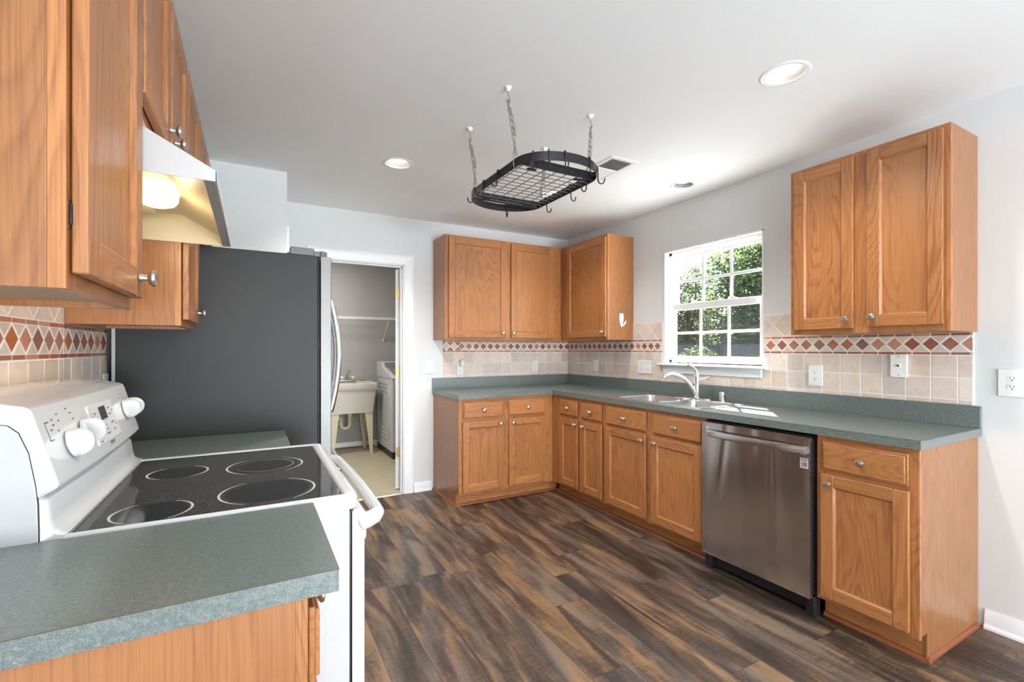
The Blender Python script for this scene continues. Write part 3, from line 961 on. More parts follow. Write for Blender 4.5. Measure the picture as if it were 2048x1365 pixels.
backsplash('stone tile backsplash with terracotta diamonds on the doorway wall, under the two-door cabinet', lambda u, z, n: (u, -n, z),
           [(-1.439, -.0095, 1.0165, 1.366)], cols, -1.402, .0765, swap=3, seed=3, origin=(-.72, 0, 1.02))
cols = [.0 + .1035 * i for i in range(33)]
backsplash('long stone tile backsplash with terracotta diamonds running under the window', lambda u, z, n: (-n, -u, z),
           [(0, 1.343, 1.0165, 1.366), (.9945, 1.343, 1.366, 1.510), (1.343, 2.225, 1.0165, 1.088), (2.225, 3.262, 1.0165, 1.366), (2.225, 2.5745, 1.366, 1.510)],
           cols, .0, .0757, seed=5, origin=(0, -1.7, 1.02))
cols = [1.646 + .1125 * i for i in range(16)]
backsplash('stone tile backsplash with terracotta diamonds on the wall behind the white range', lambda u, z, n: (XL + n, -u, z),
           [(1.660, 2.165, 1.0175, 1.366), (2.165, 2.915, .93, 1.366), (2.915, 3.300, 1.0175, 1.366), (2.160, 2.917, 1.366, 1.654)],
           cols, 1.712, .0815, seed=9, origin=(XL, -2.5, 1.02))

# ------------------------------------------------------------------ worktops
def strips_top(b, rects, z0, z1):
    for r in rects: b.box(r[0], r[1], z0, r[2], r[3], z1)
SX0, SX1, SY0, SY1 = -.585, -.105, -2.185, -1.375     # sink cut-out
ct = thing('countertop', 'L-shaped grey-green laminate countertop running from the doorway to the right', 'countertop', (-.3, -1.6, .876), group='grey-green laminate countertops')
b = MB().mat('laminate')
def top_slab(b, poly, z0, z1):
    b.prism(poly, 'z', z0, z1)
# L outline split around the sink hole
strips = [(-1.541, -.635, -.002, -.002), (-.635, SY1, -.002, -.635), (-.635, SY0, SX0, SY1), (SX1, SY0, -.002, SY1), (-.635, -3.2905, -.002, SY0)]
def add_top(b, rects, z0, z1):
    for x0, y0, x1, y1 in rects:
        b.quad((x0, y0, z1), (x1, y0, z1), (x1, y1, z1), (x0, y1, z1))
        b.quad((x0, y1, z0), (x1, y1, z0), (x1, y0, z0), (x0, y0, z0))
add_top(b, strips, .876, CT)
def skirt(b, loop, z0, z1):
    for i in range(len(loop)):
        p, q = loop[i], loop[(i + 1) % len(loop)]
        b.quad((*p, z0), (*q, z0), (*q, z1), (*p, z1))
skirt(b, [(-1.541, -.002), (-1.541, -.635), (-.635, -.635), (-.635, -3.2905), (-.002, -3.2905), (-.002, -.002)], .876, CT)
skirt(b, [(SX0, SY0), (SX0, SY1), (SX1, SY1), (SX1, SY0)], .876, CT)
b.build('worktop', ct, smooth=0)
b = MB().mat('laminate')
b.box(-1.541, -.021, CT, -.021, -.002, 1.0165); b.box(-.021, -3.2905, CT, -.002, -.002, 1.0165)
b.build('upstand', ct, bevel=.001)
b = MB().mat('seam')
b.box(-.6358, -3.2912, CT - .0012, -.6350, -.635, CT - .0002); b.box(-.6355, -3.2913, CT - .0012, -.002, -3.2905, CT - .0002); b.box(-1.541, -.6358, CT - .0012, -.635, -.635, CT - .0002)
b.build('edge_seam', ct, smooth=0)
def left_top(label, y0, y1):
    c = thing('countertop', label, 'countertop', (XL + .33, (y0 + y1) / 2, .876), group='grey-green laminate countertops')
    b = MB().mat('laminate'); b.box(XL + .002, y0, .876, -2.8636, y1, CT); b.build('worktop', c, smooth=0)
    b = MB().mat('laminate'); b.box(XL + .002, y0, CT, XL + .021, y1, 1.0165); b.build('upstand', c, bevel=.001)
    b = MB().mat('seam'); b.box(XL + .002, y0 - .0008, CT - .0012, -2.8630, y0, CT - .0002); b.box(-2.8636, y0, CT - .0012, -2.8629, y1, CT - .0002); b.build('edge_seam', c, smooth=0)
left_top('grey-green laminate countertop piece nearest the viewer, in front of the range', -3.309, -2.918)
left_top('small grey-green laminate countertop piece between the range and the refrigerator', -2.162, -1.760)

# ------------------------------------------------------------------ sink
sk = thing('kitchen_sink', 'double-bowl stainless steel sink set in the counter under the window', 'sink', (-.345, -1.78, CT))
b = MB().mat('steel')
zr = CT + .006
ox0, ox1, oy0, oy1 = -.598, -.092, -2.198, -1.362
cells = [(ox0, -1.782, ox1, oy1, (-.570, -1.762, -.190, -1.392)), (ox0, oy0, ox1, -1.782, (-.570, -2.168, -.190, -1.802))]
for x0, y0, x1, y1, (hx0, hy0, hx1, hy1) in cells:
    lp = rrect(hx0, hy0, hx1, hy1, .055, 6)
    cx, cy = (hx0 + hx1) / 2, (hy0 + hy1) / 2
    outer = []
    for px, py in lp:
        dx, dy = px - cx, py - cy
        k = min([((x1 - cx) / dx) if dx > 1e-9 else 9e9, ((x0 - cx) / dx) if dx < -1e-9 else 9e9, ((y1 - cy) / dy) if dy > 1e-9 else 9e9, ((y0 - cy) / dy) if dy < -1e-9 else 9e9])
        outer.append((cx + k * dx, cy + k * dy))
    for sx, sy in ((x0, y0), (x0, y1), (x1, y0), (x1, y1)):
        j = min(range(len(outer)), key=lambda i: (outer[i][0] - sx) ** 2 + (outer[i][1] - sy) ** 2); outer[j] = (sx, sy)
    b.loops([[(x, y, zr) for x, y in outer], [(x, y, zr) for x, y in lp]])
for (x0, y0, x1, y1) in ((ox0, oy0, ox1, oy1),):
    lo = [(x0 - .004, y0 - .004), (x1 + .004, y0 - .004), (x1 + .004, y1 + .004), (x0 - .004, y1 + .004)]
    hi = [(x0, y0), (x1, y0), (x1, y1), (x0, y1)]
    b.loops([[(x, y, CT + .0005) for x, y in lo], [(x, y, zr) for x, y in hi]])
rim = b.build('rim', sk, smooth=30)
for hx0, hy0, hx1, hy1 in ((-.570, -1.762, -.190, -1.392), (-.570, -2.168, -.190, -1.802)):
    b = MB().mat('steel')
    ls = []
    for ins, z, r in ((0, zr, .055), (.003, zr - .006, .054), (.010, CT - .12, .055), (.020, CT - .155, .055), (.045, CT - .172, .05), (.12, CT - .176, .03)):
        ls.append([(x, y, z) for x, y in rrect(hx0 + ins, hy0 + ins, hx1 - ins, hy1 - ins, r, 6)])
    b.loops(ls, cap1=True)
    bw = b.build('bowl', sk, smooth=50, solid=.0015)
    b = MB().mat('chrome')
    b.lathe([(.045, 0), (.043, .003), (.03, .001), (.0, -.002)], ((hx0 + hx1) / 2, (hy0 + hy1) / 2, CT - .1745), 'z', 20)
    b.build('drain', bw)

fc = thing('faucet', 'chrome single-lever kitchen faucet with an arched spout behind the sink', 'faucet', (-.128, -1.785, zr))
b = MB().mat('chrome')
b.prism([(x, y) for x, y in rrect(-.158, -1.905, -.098, -1.665, .0295, 6)], 'z', zr, zr + .006)
b.build('deck_plate', fc, bevel=.002)
b = MB().mat('chrome')
b.lathe([(.026, 0), (.026, .006), (.020, .012), (.0185, .10), (.0195, .150), (.021, .165), (.018, .182), (.010, .192), (0, .194)], (-.128, -1.785, zr + .005), 'z', 24)
b.build('faucet_body', fc, smooth=50)
b = MB().mat('chrome')
b.tube([(-.132, -1.782, zr + .035), (-.146, -1.770, zr + .070), (-.168, -1.751, zr + .112), (-.195, -1.729, zr + .146), (-.225, -1.705, zr + .170), (-.255, -1.682, zr + .181), (-.285, -1.660, zr + .178), (-.306, -1.645, zr + .163), (-.314, -1.638, zr + .144)],
       [.016, .0175, .0165, .0150, .0140, .0145, .0170, .0185, .0165], 14)
b.build('spout', fc, smooth=60)
b = MB().mat('chrome')
b.tube([(-.128, -1.785, zr + .185), (-.131, -1.776, zr + .212), (-.142, -1.758, zr + .236), (-.158, -1.738, zr + .248), (-.166, -1.728, zr + .246)], [.013, .009, .0075, .0085, .006], 12)
b.build('lever', fc, smooth=60)
b = MB().mat('plastic_cream'); b.tube([(-.1435, -1.797, zr + .14), (-.10, -1.83, zr + .150), (-.075, -1.85, zr + .165)], [.004, .005, .003], 8)
b.build('plastic_tag', fc)
b = MB().mat('nickel')
b.lathe([(.020, 0), (.020, .040), (.021, .042), (.021, .058), (.018, .064), (0, .066)], (-.118, -1.990, zr), 'z', 24)
tag(b.build('air_gap', origin=(-.118, -1.99, zr), smooth=50), 'short satin metal air gap cap behind the sink', 'air gap')

# ------------------------------------------------------------------ dishwasher
dw = thing('dishwasher', 'stainless steel dishwasher with a bar handle between the oak base cabinets', 'dishwasher', (-.33, -2.565, FZ))
b = MB().mat('black')
b.box(-.60, -2.876, .10, -.02, -2.250, .862); b.box(-.640, -2.872, .10, -.60, -2.254, .845)
b.build('tub_body', dw)
b = MB().mat('steel_dark')
# front skin slightly bowed out, like the pressed sheet
n = 16; ys = [-2.868 + (.612) * i / n for i in range(n + 1)]
zs = [.088 + (.855 - .088) * j / 12 for j in range(13)]
ls = []
for z in zs:
    ls.append([(-.652 - .0035 * math.sin(PI * i / n) * (1 if z < .80 else .8), y, z) for i, y in enumerate(ys)])
b.loops(ls, closed=False)
b.build('door_skin', dw, smooth=60)
b = MB().mat('steel'); b.box(-.653, -2.870, .088, -.630, -2.866, .856); b.box(-.653, -2.258, .088, -.630, -2.254, .856); b.box(-.6535, -2.870, .853, -.630, -2.254, .857)
b.box(-.655, -2.870, .084, -.630, -2.254, .089)
b.build('door_edge', dw)
b = MB().mat('steel_bar')
ls = []
for i in range(21):
    s = i / 20; y = -2.300 - .556 * s; o = .030 * math.sin(PI * s) ** .6 if 0 < s < 1 else 0
    x = -.664 - o
    ls.append([(x + .010, y, .816 - .002), (x - .006, y, .812), (x - .010, y, .800), (x - .008, y, .782), (x + .002, y, .776), (x + .010, y, .779)])
b.loops(ls, True, True, True)
b.build('handle', dw, smooth=50)
for y in (-2.310, -2.842):
    b = MB().mat('steel_bar'); b.box(-.668, y - .008, .784, -.652, y + .008, .808); b.build('handle_mount', dw, bevel=.002)
b = MB().mat('black')
b.box(-.600, -2.876, FZ + .02, -.590, -2.254, .10)
b.box(-.625, -2.876, FZ, -.575, -2.836, .085)
b.box(-.625, -2.294, FZ + .01, -.575, -2.254, .085)
b.build('kick_plate', dw, bevel=.002)
b = MB().mat('badge'); b.box(-.6535, -2.863, .706, -.6520, -2.824, .757); bd = b.build('badge', dw)
def text(body, size, loc, rot, mat, parent, name='lettering', extrude=.0002, align='CENTER', bold=0):
    cu = bpy.data.curves.new(name, 'FONT'); cu.body = body; cu.size = size; cu.extrude = extrude; cu.align_x = align; cu.align_y = 'CENTER'; cu.offset = bold
    tmp = bpy.data.objects.new('t', cu); COL.objects.link(tmp)
    dg = bpy.context.evaluated_depsgraph_get()
    me = bpy.data.meshes.new_from_object(tmp.evaluated_get(dg))
    bpy.data.objects.remove(tmp)
    me.materials.clear(); me.materials.append(M[mat])
    o = bpy.data.objects.new(name, me); COL.objects.link(o)
    o.parent = parent
    o.location = Vector(loc) - parent_world(parent)
    o.rotation_euler = rot
    return o
RX = (PI / 2, 0, -PI / 2)      # faces -x
text('10', .026, (-.6538, -2.8435, .724), RX, 'badge_ink', bd, bold=.0006)
text('DIRECT DRIVE', .0048, (-.6538, -2.8435, .749), RX, 'badge_ink', bd)
text('MOTOR', .0048, (-.6538, -2.8435, .742), RX, 'badge_ink', bd)
b = MB().mat('badge'); b.lathe([(.008, 0), (.008, .001), (0, .0012)], (-.6525, -2.292, .826), (-1, 0, 0), 20); b.build('maker_emblem', dw)

# ------------------------------------------------------------------ outlets, switches
def plate(name, label, cat, P, u, z, w=.07, h=.115, gangs=(('d', 0),), group='white wall plates', mat='plastic_white'):
    """P(u, z, n) -> world."""
    o = P(u, z, 0)
    t = thing(name, label, cat, (o[0], o[1], z - h / 2), 0, group)
    def bx(b, u0, u1, z0, z1, n0, n1):
        p, q = P(u0, z0, n0), P(u1, z1, n1)
        b.box(*p, *q)
    b = MB().mat(mat); bx(b, u - w / 2, u + w / 2, z - h / 2, z + h / 2, .001, .007); b.build('cover_plate', t, bevel=.0025)
    for kind, du in gangs:
        if kind == 'd':
            for dz in (.0195, -.0195):
                b = MB().mat(mat)
                pts = [(u + du + .0165 * math.cos(a), z + dz + max(-.0125, min(.0125, .0165 * math.sin(a)))) for a in [2 * PI * i / 28 for i in range(28)]]
                lo = [P(x, y, .006) for x, y in pts]; hi = [P(x, y, .0085) for x, y in pts]
                b.loops([lo, hi], cap1=True)
                rc = b.build('receptacle', t, smooth=30)
                b = MB().mat('slot')
                bx(b, u + du - .0072, u + du - .0052, z + dz - .001, z + dz + .0075, .0084, .0089)
                bx(b, u + du + .0052, u + du + .0072, z + dz, z + dz + .0075, .0084, .0089)
                bx(b, u + du - .0022, u + du + .0022, z + dz - .0095, z + dz - .005, .0084, .0089)
                b.build('slot', rc)
        elif kind == 's':
            b = MB().mat(mat); bx(b, u + du - .005, u + du + .005, z - .012, z + .012, .006, .008); bx(b, u + du - .004, u + du + .004, z + .000, z + .010, .007, .015); b.build('toggle', t, bevel=.001)
            for dz in (.0298, -.0298):
                b = MB().mat('slot'); bx(b, u + du - .0018, u + du + .0018, z + dz - .0018, z + dz + .0018, .0068, .0073); b.build('screw', t)
        elif kind == 'j':
            b = MB().mat('plastic_cream'); bx(b, u + du - .009, u + du + .009, z - .007, z + .009, .006, .009); b.build('jack', t, bevel=.001)
            b = MB().mat('slot'); bx(b, u + du - .005, u + du + .005, z - .004, z + .005, .0088, .0094); bx(b, u - .002, u + .002, z + .046, z + .050, .0065, .0078); bx(b, u - .002, u + .002, z - .050, z - .046, .0065, .0078); b.build('socket_hole', t)
    return t
PB = lambda u, z, n: (u, -n, z)
PBt = lambda u, z, n: (u, -n - .0085, z)
PR = lambda u, z, n: (-n, u, z)
PRt = lambda u, z, n: (-n - .0085, u, z)
PLt = lambda u, z, n: (XL + n + .0085, u, z)
plate('light_switch', 'white single toggle light switch between the door casing and the tile', 'light switch', PB, -1.566, 1.116, gangs=(('s', 0),))
plate('wall_outlet', 'white outlet on the doorway wall tile with a night light plugged in', 'outlet', PBt, -1.265, 1.102)
plate('wall_outlet', 'white outlet on the doorway wall tile close to the corner', 'outlet', PBt, -.428, 1.108)
plate('wall_outlet', 'white outlet on the right wall tile just past the inner corner', 'outlet', PRt, -.474, 1.120)
plate('switch_plate', 'wide white plate with an outlet and two switches left of the window', 'outlet', PRt, -1.143, 1.130, w=.165, gangs=(('d', .045), ('s', 0), ('s', -.045)))
plate('wall_outlet', 'white outlet on the tile right of the window, left of the phone jack', 'outlet', PRt, -2.555, 1.125, w=.082, h=.122)
plate('phone_jack', 'white phone jack plate standing proud of the tile under the right wall cabinet', 'phone jack', lambda u, z, n: (-n * 2.2 - .0085, u, z), -2.975, 1.197, w=.074, h=.12, gangs=(('j', 0),))
plate('wall_outlet', 'white outlet on the painted wall past the end of the tile', 'outlet', PR, -3.392, 1.132, w=.094, h=.125)
plate('wall_outlet', 'white outlet low on the tile behind the range, beside the refrigerator', 'outlet', PLt, -1.705, 1.130)
t = thing('night_light', 'small white plug-in night light in the outlet on the doorway wall tile', 'night light', (-1.262, -.045, 1.115))
b = MB().mat('plastic_white'); b.box(-1.284, -.048, 1.120, -1.240, -.0185, 1.165); b.build('housing', t, bevel=.006, seg=3)
b = MB().mat('plastic_cream'); b.box(-1.280, -.075, 1.118, -1.244, -.050, 1.182); b.build('shade', t, bevel=.008, seg=3)

# ------------------------------------------------------------------ range
rg = thing('range', 'white free-standing electric range with a black glass cooktop', 'stove', (-3.14, -2.538, FZ))
ry0, ry1 = -2.909, -2.172
b = MB().mat('enamel_tex')
b.box(-3.50, ry0, FZ + .02, -2.777, ry1, .880)
for y, s in ((ry0, -1), (ry1, 1)):   # pressed panel on the sides
    b.prism([(x, z) for x, z in rrect(-3.40, .08, -2.83, .845, .03, 4)], 'y', y, y + s * .002)
b.mat('black'); b.box(-3.45, ry0 + .03, FZ, -2.80, ry1 - .03, FZ + .03); b.box(-2.7775, ry0 + .004, .06, -2.772, ry1 - .004, .875)
b.build('body', rg, bevel=.004)
# cooktop pan with raised rim
b = MB().mat('enamel')
def rr3(x0, y0, x1, y1, r, z): return [(x, y, z) for x, y in rrect(x0, y0, x1, y1, r, 5)]
X0, X1 = -3.345, -2.757
b.loops([rr3(X0, ry0, X1, ry1, .022, .880), rr3(X0, ry0 - .0008, X1 + .003, ry1 + .0008, .024, .900), rr3(X0, ry0 + .001, X1, ry1 - .001, .024, .913), rr3(X0 + .006, ry0 + .003, X1 - .008, ry1 - .007, .020, .9180),
         rr3(X0 + .018, ry0 + .006, X1 - .026, ry1 - .030, .014, .9190), rr3(X0 + .026, ry0 + .011, X1 - .034, ry1 - .036, .010, .9165), rr3(X0 + .030, ry0 + .013, X1 - .036, ry1 - .038, .008, .9120)], cap0=True, cap1=True)
b.build('cooktop_frame', rg, smooth=60)
b = MB().mat('cooktop')
b.prism(rrect(-3.310, ry0 + .0135, -2.7935, ry1 - .0385, .006, 4), 'z', .9122, .9165)
gl = b.build('glass_top', rg, smooth=0)
def arc_strip(b, cx, cy, r, a0, a1, w, z, n=40):
    inn, out = [], []
    for i in range(n + 1):
        s = i / n; a = a0 + (a1 - a0) * s
        ww = w * (.25 + .75 * math.sin(PI * s))
        inn.append((cx + (r - ww) * math.cos(a), cy + (r - ww) * math.sin(a), z)); out.append((cx + r * math.cos(a), cy + r * math.sin(a), z))
    b.loops([inn, out], closed=False)
for cx, cy, r, dual in ((-2.955, -2.468, .108, True), (-3.185, -2.440, .077, False), (-2.955, -2.768, .113, False), (-3.190, -2.820, .078, False)):
    b = MB().mat('burner_dark')
    b.lathe([(r * .86, 0), (r * .86, .0003), (0, .0003)], (cx, cy, .9165), 'z', 40)
    b.mat('burner_line')
    arc_strip(b, cx, cy, r, R(-62), R(62), .0055, .9172)
    arc_strip(b, cx, cy, r, R(118), R(242), .0055, .9172)
    if dual: arc_strip(b, cx, cy, r * .74, R(-172), R(172), .0018, .9173)
    b.build('burner', rg, smooth=0)
# riser at the back of the cooktop, concave
b = MB().mat('enamel')
prof = [(-3.310, .9215), (-3.322, .9225), (-3.332, .930), (-3.337, .950), (-3.341, .985), (-3.348, .996), (-3.362, .999), (-3.375, .996), (-3.375, .885), (-3.330, .885)]
ls = []
for y, k in ((ry0, .0), (ry0 + .004, .8), (ry0 + .018, 1), (ry1 - .018, 1), (ry1 - .004, .8), (ry1, .0)):
    ls.append([(x - (1 - k) * .004, y, .885 + (z - .885) * (1 - (1 - k) * .05)) for x, z in prof])
b.loops(ls, True, True, True)
b.build('riser', rg, smooth=50)
b = MB().mat('black'); b.box(-3.385, ry0 + .012, .95, -3.352, ry1 - .012, 1.012); b.build('vent_gap', rg)
# control console
b = MB().mat('enamel')
def cprof(k):     # k: -1..1 along the width, the face bows slightly forward in the middle and the top rises
    c = 1 - k * k
    w = .009 * c
    return [(-3.500, .996), (-3.353, .996), (-3.327 + w * .6, 1.012), (-3.3235 + w, 1.019), (-3.3245 + w, 1.026), (-3.362 + w, 1.163), (-3.366 + w, 1.170), (-3.374 + w, 1.1745), (-3.42, 1.185 + .008 * c), (-3.500, 1.190 + .008 * c)]
ls = []
N = 20
for i in range(N + 1):
    k = -1 + 2 * i / N
    ls.append([(x, ry0 + (ry1 - ry0) * i / N, z) for x, z in cprof(k)])
cc = Vector((-3.43, 0, 1.09))
first = [(cc.x + (x - cc.x) * .96, ry0 - .003, cc.z + (z - cc.z) * .97) for x, _, z in ls[0]]
last = [(cc.x + (x - cc.x) * .96, ry1 + .003, cc.z + (z - cc.z) * .97) for x, _, z in ls[-1]]
b.loops([first] + ls + [last], True, True, True)
con = b.build('control_console', rg, smooth=22)
b = MB().mat('enamel_tex')
side = [(-3.505, .88), (-3.352, .88), (-3.352, .935), (-3.353, .985), (-3.356, 1.020), (-3.366, 1.085), (-3.380, 1.125), (-3.395, 1.140), (-3.415, 1.144), (-3.505, 1.144)]
b.prism(side, 'y', ry0 - .007, ry0 - .0035)
b.mat('slot'); b.prism([(x + (.0013 if x > -3.49 else 0), z + (.0013 if z > 1.0 else 0)) for x, z in side], 'y', ry0 - .0036, ry0 + .001)
b.build('end_cap', rg, bevel=.0025, smooth=30)
b = MB().mat('enamel_tex'); b.prism(side, 'y', ry1 - .001, ry1 + .007); b.build('end_cap', rg, bevel=.0025, smooth=30)
# face frame of the slanted console face: point + normal
fp0, fp1 = Vector((-3.362, 0, 1.163)), Vector((-3.3245, 0, 1.026))
fdir = (fp1 - fp0).normalized(); fn = Vector((-fdir.z, 0, fdir.x)); fn = fn if fn.x > 0 else -fn
def FP(y, s, n=0):     # s: 0 top .. 1 bottom of the face
    k = -1 + 2 * (y - ry0) / (ry1 - ry0); c = 1 - k * k
    p = fp0.lerp(fp1, s) + fn * n + Vector((.009 * c, 0, 0))
    return Vector((p.x, y, p.z))
def range_knob(y, s, r, rot):
    b = MB().mat('knobwhite')
    c = FP(y, s, .0)
    b.lathe([(r * 1.0, .003), (r * 1.0, .007), (r * .96, .0105), (r * .70, .0125), (0, .014)], c, fn, 30)
    b.lathe([(r * .6, -.001), (r * .6, .004)], c, fn, 20)
    # half-moon grip blade
    e = (Vector((0, 1, 0)) * math.cos(rot) + fdir * math.sin(rot)); g = fn.cross(e)
    ls_k = []
    for q_, k_ in ((-.0105, .80), (-.009, .97), (-.004, 1), (.004, 1), (.009, .97), (.0105, .80)):
        ls_k.append([c + g * q_ + e * (r * .98 * k_ * math.cos(PI * i / 16)) + fn * (.006 + .036 * k_ * math.sin(PI * i / 16) ** .8) for i in range(17)])
    b.loops(ls_k, True, True, True)
    o = b.build('range_knob', rg, smooth=40, bevel=.001)
    m = MB().mat('print')
    for i in range(9):
        a = PI * .55 + i * PI * .11
        q = c + (Vector((0, 1, 0)) * math.cos(a) + fdir * math.sin(a)) * r * .90 + fn * .0085
        m.lathe([(.0013, 0), (.0013, .0006), (0, .0007)], q, fn, 8)
    m.build('dial_mark', o)
range_knob(-2.800, .60, .031, 1.25)
range_knob(-2.705, .52, .030, 1.25)
range_knob(-2.290, .48, .029, 1.25)
range_knob(-2.222, .48, .029, 1.25)
def fpatch(b, y0, y1, s0, s1, n0, n1):
    b.new()
    a = [FP(y0, s0, n0), FP(y1, s0, n0), FP(y1, s1, n0), FP(y0, s1, n0)]; c = [FP(y0, s0, n1), FP(y1, s0, n1), FP(y1, s1, n1), FP(y0, s1, n1)]
    b.loops([a, c], True, False, True)
b = MB().mat('knobwhite'); fpatch(b, -2.640, -2.425, .14, .86, -.001, .0022); kp = b.build('keypad', rg, bevel=.0008)
b = MB().mat('display'); fpatch(b, -2.560, -2.505, .22, .46, .002, .0030); b.build('display', rg)
b = MB().mat('print')
rr_ = random.Random(4)
for (y, s, wy) in [(-2.60, .30, .012), (-2.60, .40, .014), (-2.60, .52, .012), (-2.625, .34, .006), (-2.625, .46, .006), (-2.54, .56, .012), (-2.54, .64, .018), (-2.54, .72, .026), (-2.475, .28, .016), (-2.475, .40, .022), (-2.475, .56, .022), (-2.475, .70, .014), (-2.445, .34, .008), (-2.445, .62, .010), (-2.60, .70, .016), (-2.615, .80, .010)]:
    fpatch(b, y - wy / 2, y + wy / 2, s, s + .022, .0020, .0027)
for y, s in ((-2.845, .16), (-2.845, .24), (-2.86, .30), (-2.815, .10), (-2.815, .20), (-2.83, .34), (-2.76, .06), (-2.745, .14), (-2.74, .24), (-2.30, .12), (-2.30, .20), (-2.27, .12), (-2.262, .22), (-2.25, .16), (-2.24, .88)):
    fpatch(b, y - .004, y + .004, s, s + .022, -.0005, .0008)
b.build('control_print', rg, smooth=0)
b = MB().mat('print')
fpatch(b, -2.880, -2.8785, .18, .46, -.0005, .0008); fpatch(b, -2.880, -2.862, .18, .195, -.0005, .0008); fpatch(b, -2.880, -2.862, .445, .46, -.0005, .0008)
fpatch(b, -2.548, -2.530, .885, .915, -.001, .0012); fpatch(b, -2.524, -2.506, .885, .915, -.001, .0012)
fpatch(b, -2.548, -2.512, .93, .945, -.001, .0012)
b.build('name_print', rg, smooth=0)
# oven door and handle
b = MB().mat('enamel')
b.prism([(x, z) for x, z in [(-2.770, .245), (-2.770, .872), (-2.752, .872), (-2.743, .864), (-2.7395, .81), (-2.7395, .252), (-2.745, .245)]], 'y', ry0 + .003, ry1 - .003)
b.mat('black'); b.box(-2.7405, -2.80, .36, -2.7385, -2.28, .66)
b.build('oven_door', rg, bevel=.002)
b = MB().mat('enamel'); b.prism([(-2.770, .045), (-2.770, .235), (-2.745, .235), (-2.7405, .22), (-2.7405, .055), (-2.745, .045)], 'y', ry0 + .003, ry1 - .003)
b.build('storage_drawer', rg, bevel=.002)
b = MB().mat('enamel')
pts = [(-2.748, ry0 + .012, .835), (-2.730, ry0 + .010, .842), (-2.712, ry0 + .012, .848), (-2.700, ry0 + .032, .850)] + \
      [(-2.697 + .006 * math.sin(PI * i / 10), ry0 + .06 + (ry1 - ry0 - .12) * i / 10, .850) for i in range(11)] + \
      [(-2.700, ry1 - .032, .850), (-2.712, ry1 - .012, .848), (-2.730, ry1 - .010, .842), (-2.748, ry1 - .012, .835)]
b.tube(pts, [.020, .021, .020, .018] + [.0165] * 11 + [.018, .020, .021, .020], 14)
b.build('oven_handle', rg, smooth=60)
b = MB().mat('enamel'); b.prism([(-2.743, .790), (-2.735, .800), (-2.733, .862), (-2.745, .876), (-2.768, .876), (-2.768, .790)], 'y', ry0 + .0025, ry1 - .0025); b.build('door_top_trim', rg, bevel=.003)

# ------------------------------------------------------------------ range hood
hd = thing('range_hood', 'white under-cabinet range hood with a glowing lamp above the range', 'range hood', (-3.28, -2.539, 1.656))
hy0, hy1 = -2.9185, -2.1595
T = .003
b = MB().mat('hood_white')
sidep = [(-3.060, 1.656), (-3.060, 1.679), (-3.2085, 1.760), (-3.2085, 1.8055), (-3.519, 1.8055), (-3.519, 1.656)]
b.prism(sidep, 'y', hy0, hy0 + T); b.prism(sidep, 'y', hy1 - T, hy1)
b.box(-3.064, hy0, 1.656, -3.060, hy1, 1.679)
b.prism([(-3.060, 1.679), (-3.2085, 1.760), (-3.2085, 1.756), (-3.0625, 1.6765)], 'y', hy0 + T, hy1 - T)
b.box(-3.2115, hy0 + T, 1.757, -3.2085, hy1 - T, 1.8055)
b.box(-3.519, hy0 + T, 1.802, -3.2115, hy1 - T, 1.8055)
b.build('shell', hd, bevel=.0012)
b = MB().mat('filter_metal')
b.box(-3.086, hy0 + T, 1.6562, -3.064, hy1 - T, 1.6605); b.build('lip', hd, bevel=.0008)
b = MB().mat('hood_inside')
b.quad((-3.066, hy0 + .004, 1.6735), (-3.066, hy1 - .004, 1.6735), (-3.206, hy1 - .004, 1.752), (-3.206, hy0 + .004, 1.752))
b.quad((-3.206, hy0 + .004, 1.752), (-3.206, hy1 - .004, 1.752), (-3.516, hy1 - .004, 1.752), (-3.516, hy0 + .004, 1.752))
b.quad((-3.205, hy1 - .0042, 1.6565), (-3.205, hy1 - .0042, 1.752), (-3.066, hy1 - .0042, 1.674), (-3.066, hy1 - .0042, 1.6565))
b.quad((-3.516, hy1 - .0042, 1.6565), (-3.516, hy1 - .0042, 1.752), (-3.205, hy1 - .0042, 1.752), (-3.205, hy1 - .0042, 1.6565))
b.quad((-3.516, hy0 + .0042, 1.6565), (-3.516, hy0 + .0042, 1.752), (-3.205, hy0 + .0042, 1.752), (-3.205, hy0 + .0042, 1.6565))
b.quad((-3.516, hy0 + .005, 1.6565), (-3.516, hy1 - .005, 1.6565), (-3.516, hy1 - .005, 1.752), (-3.516, hy0 + .005, 1.752))
b.box(-3.515, hy0 + .2, 1.700, -3.25, hy1 - .2, 1.751)
b.build('inner_pan', hd, smooth=0)
b = MB().mat('bulb_hood')
ls = []
for ins, z in ((0, 1.735), (.002, 1.712), (.010, 1.698), (.024, 1.690)):
    ls.append([(x, y, z) for x, y in rrect(-3.278 + ins, -2.61 + ins, -3.178 - ins, -2.445 - ins, .028, 5)])
b.loops(ls, cap0=True, cap1=True)
b.build('lamp_lens', hd, smooth=60)
light('hood_lamp_light', 'POINT', (-3.23, -2.53, 1.675), 1.0, (1, .80, .50), size=.035)

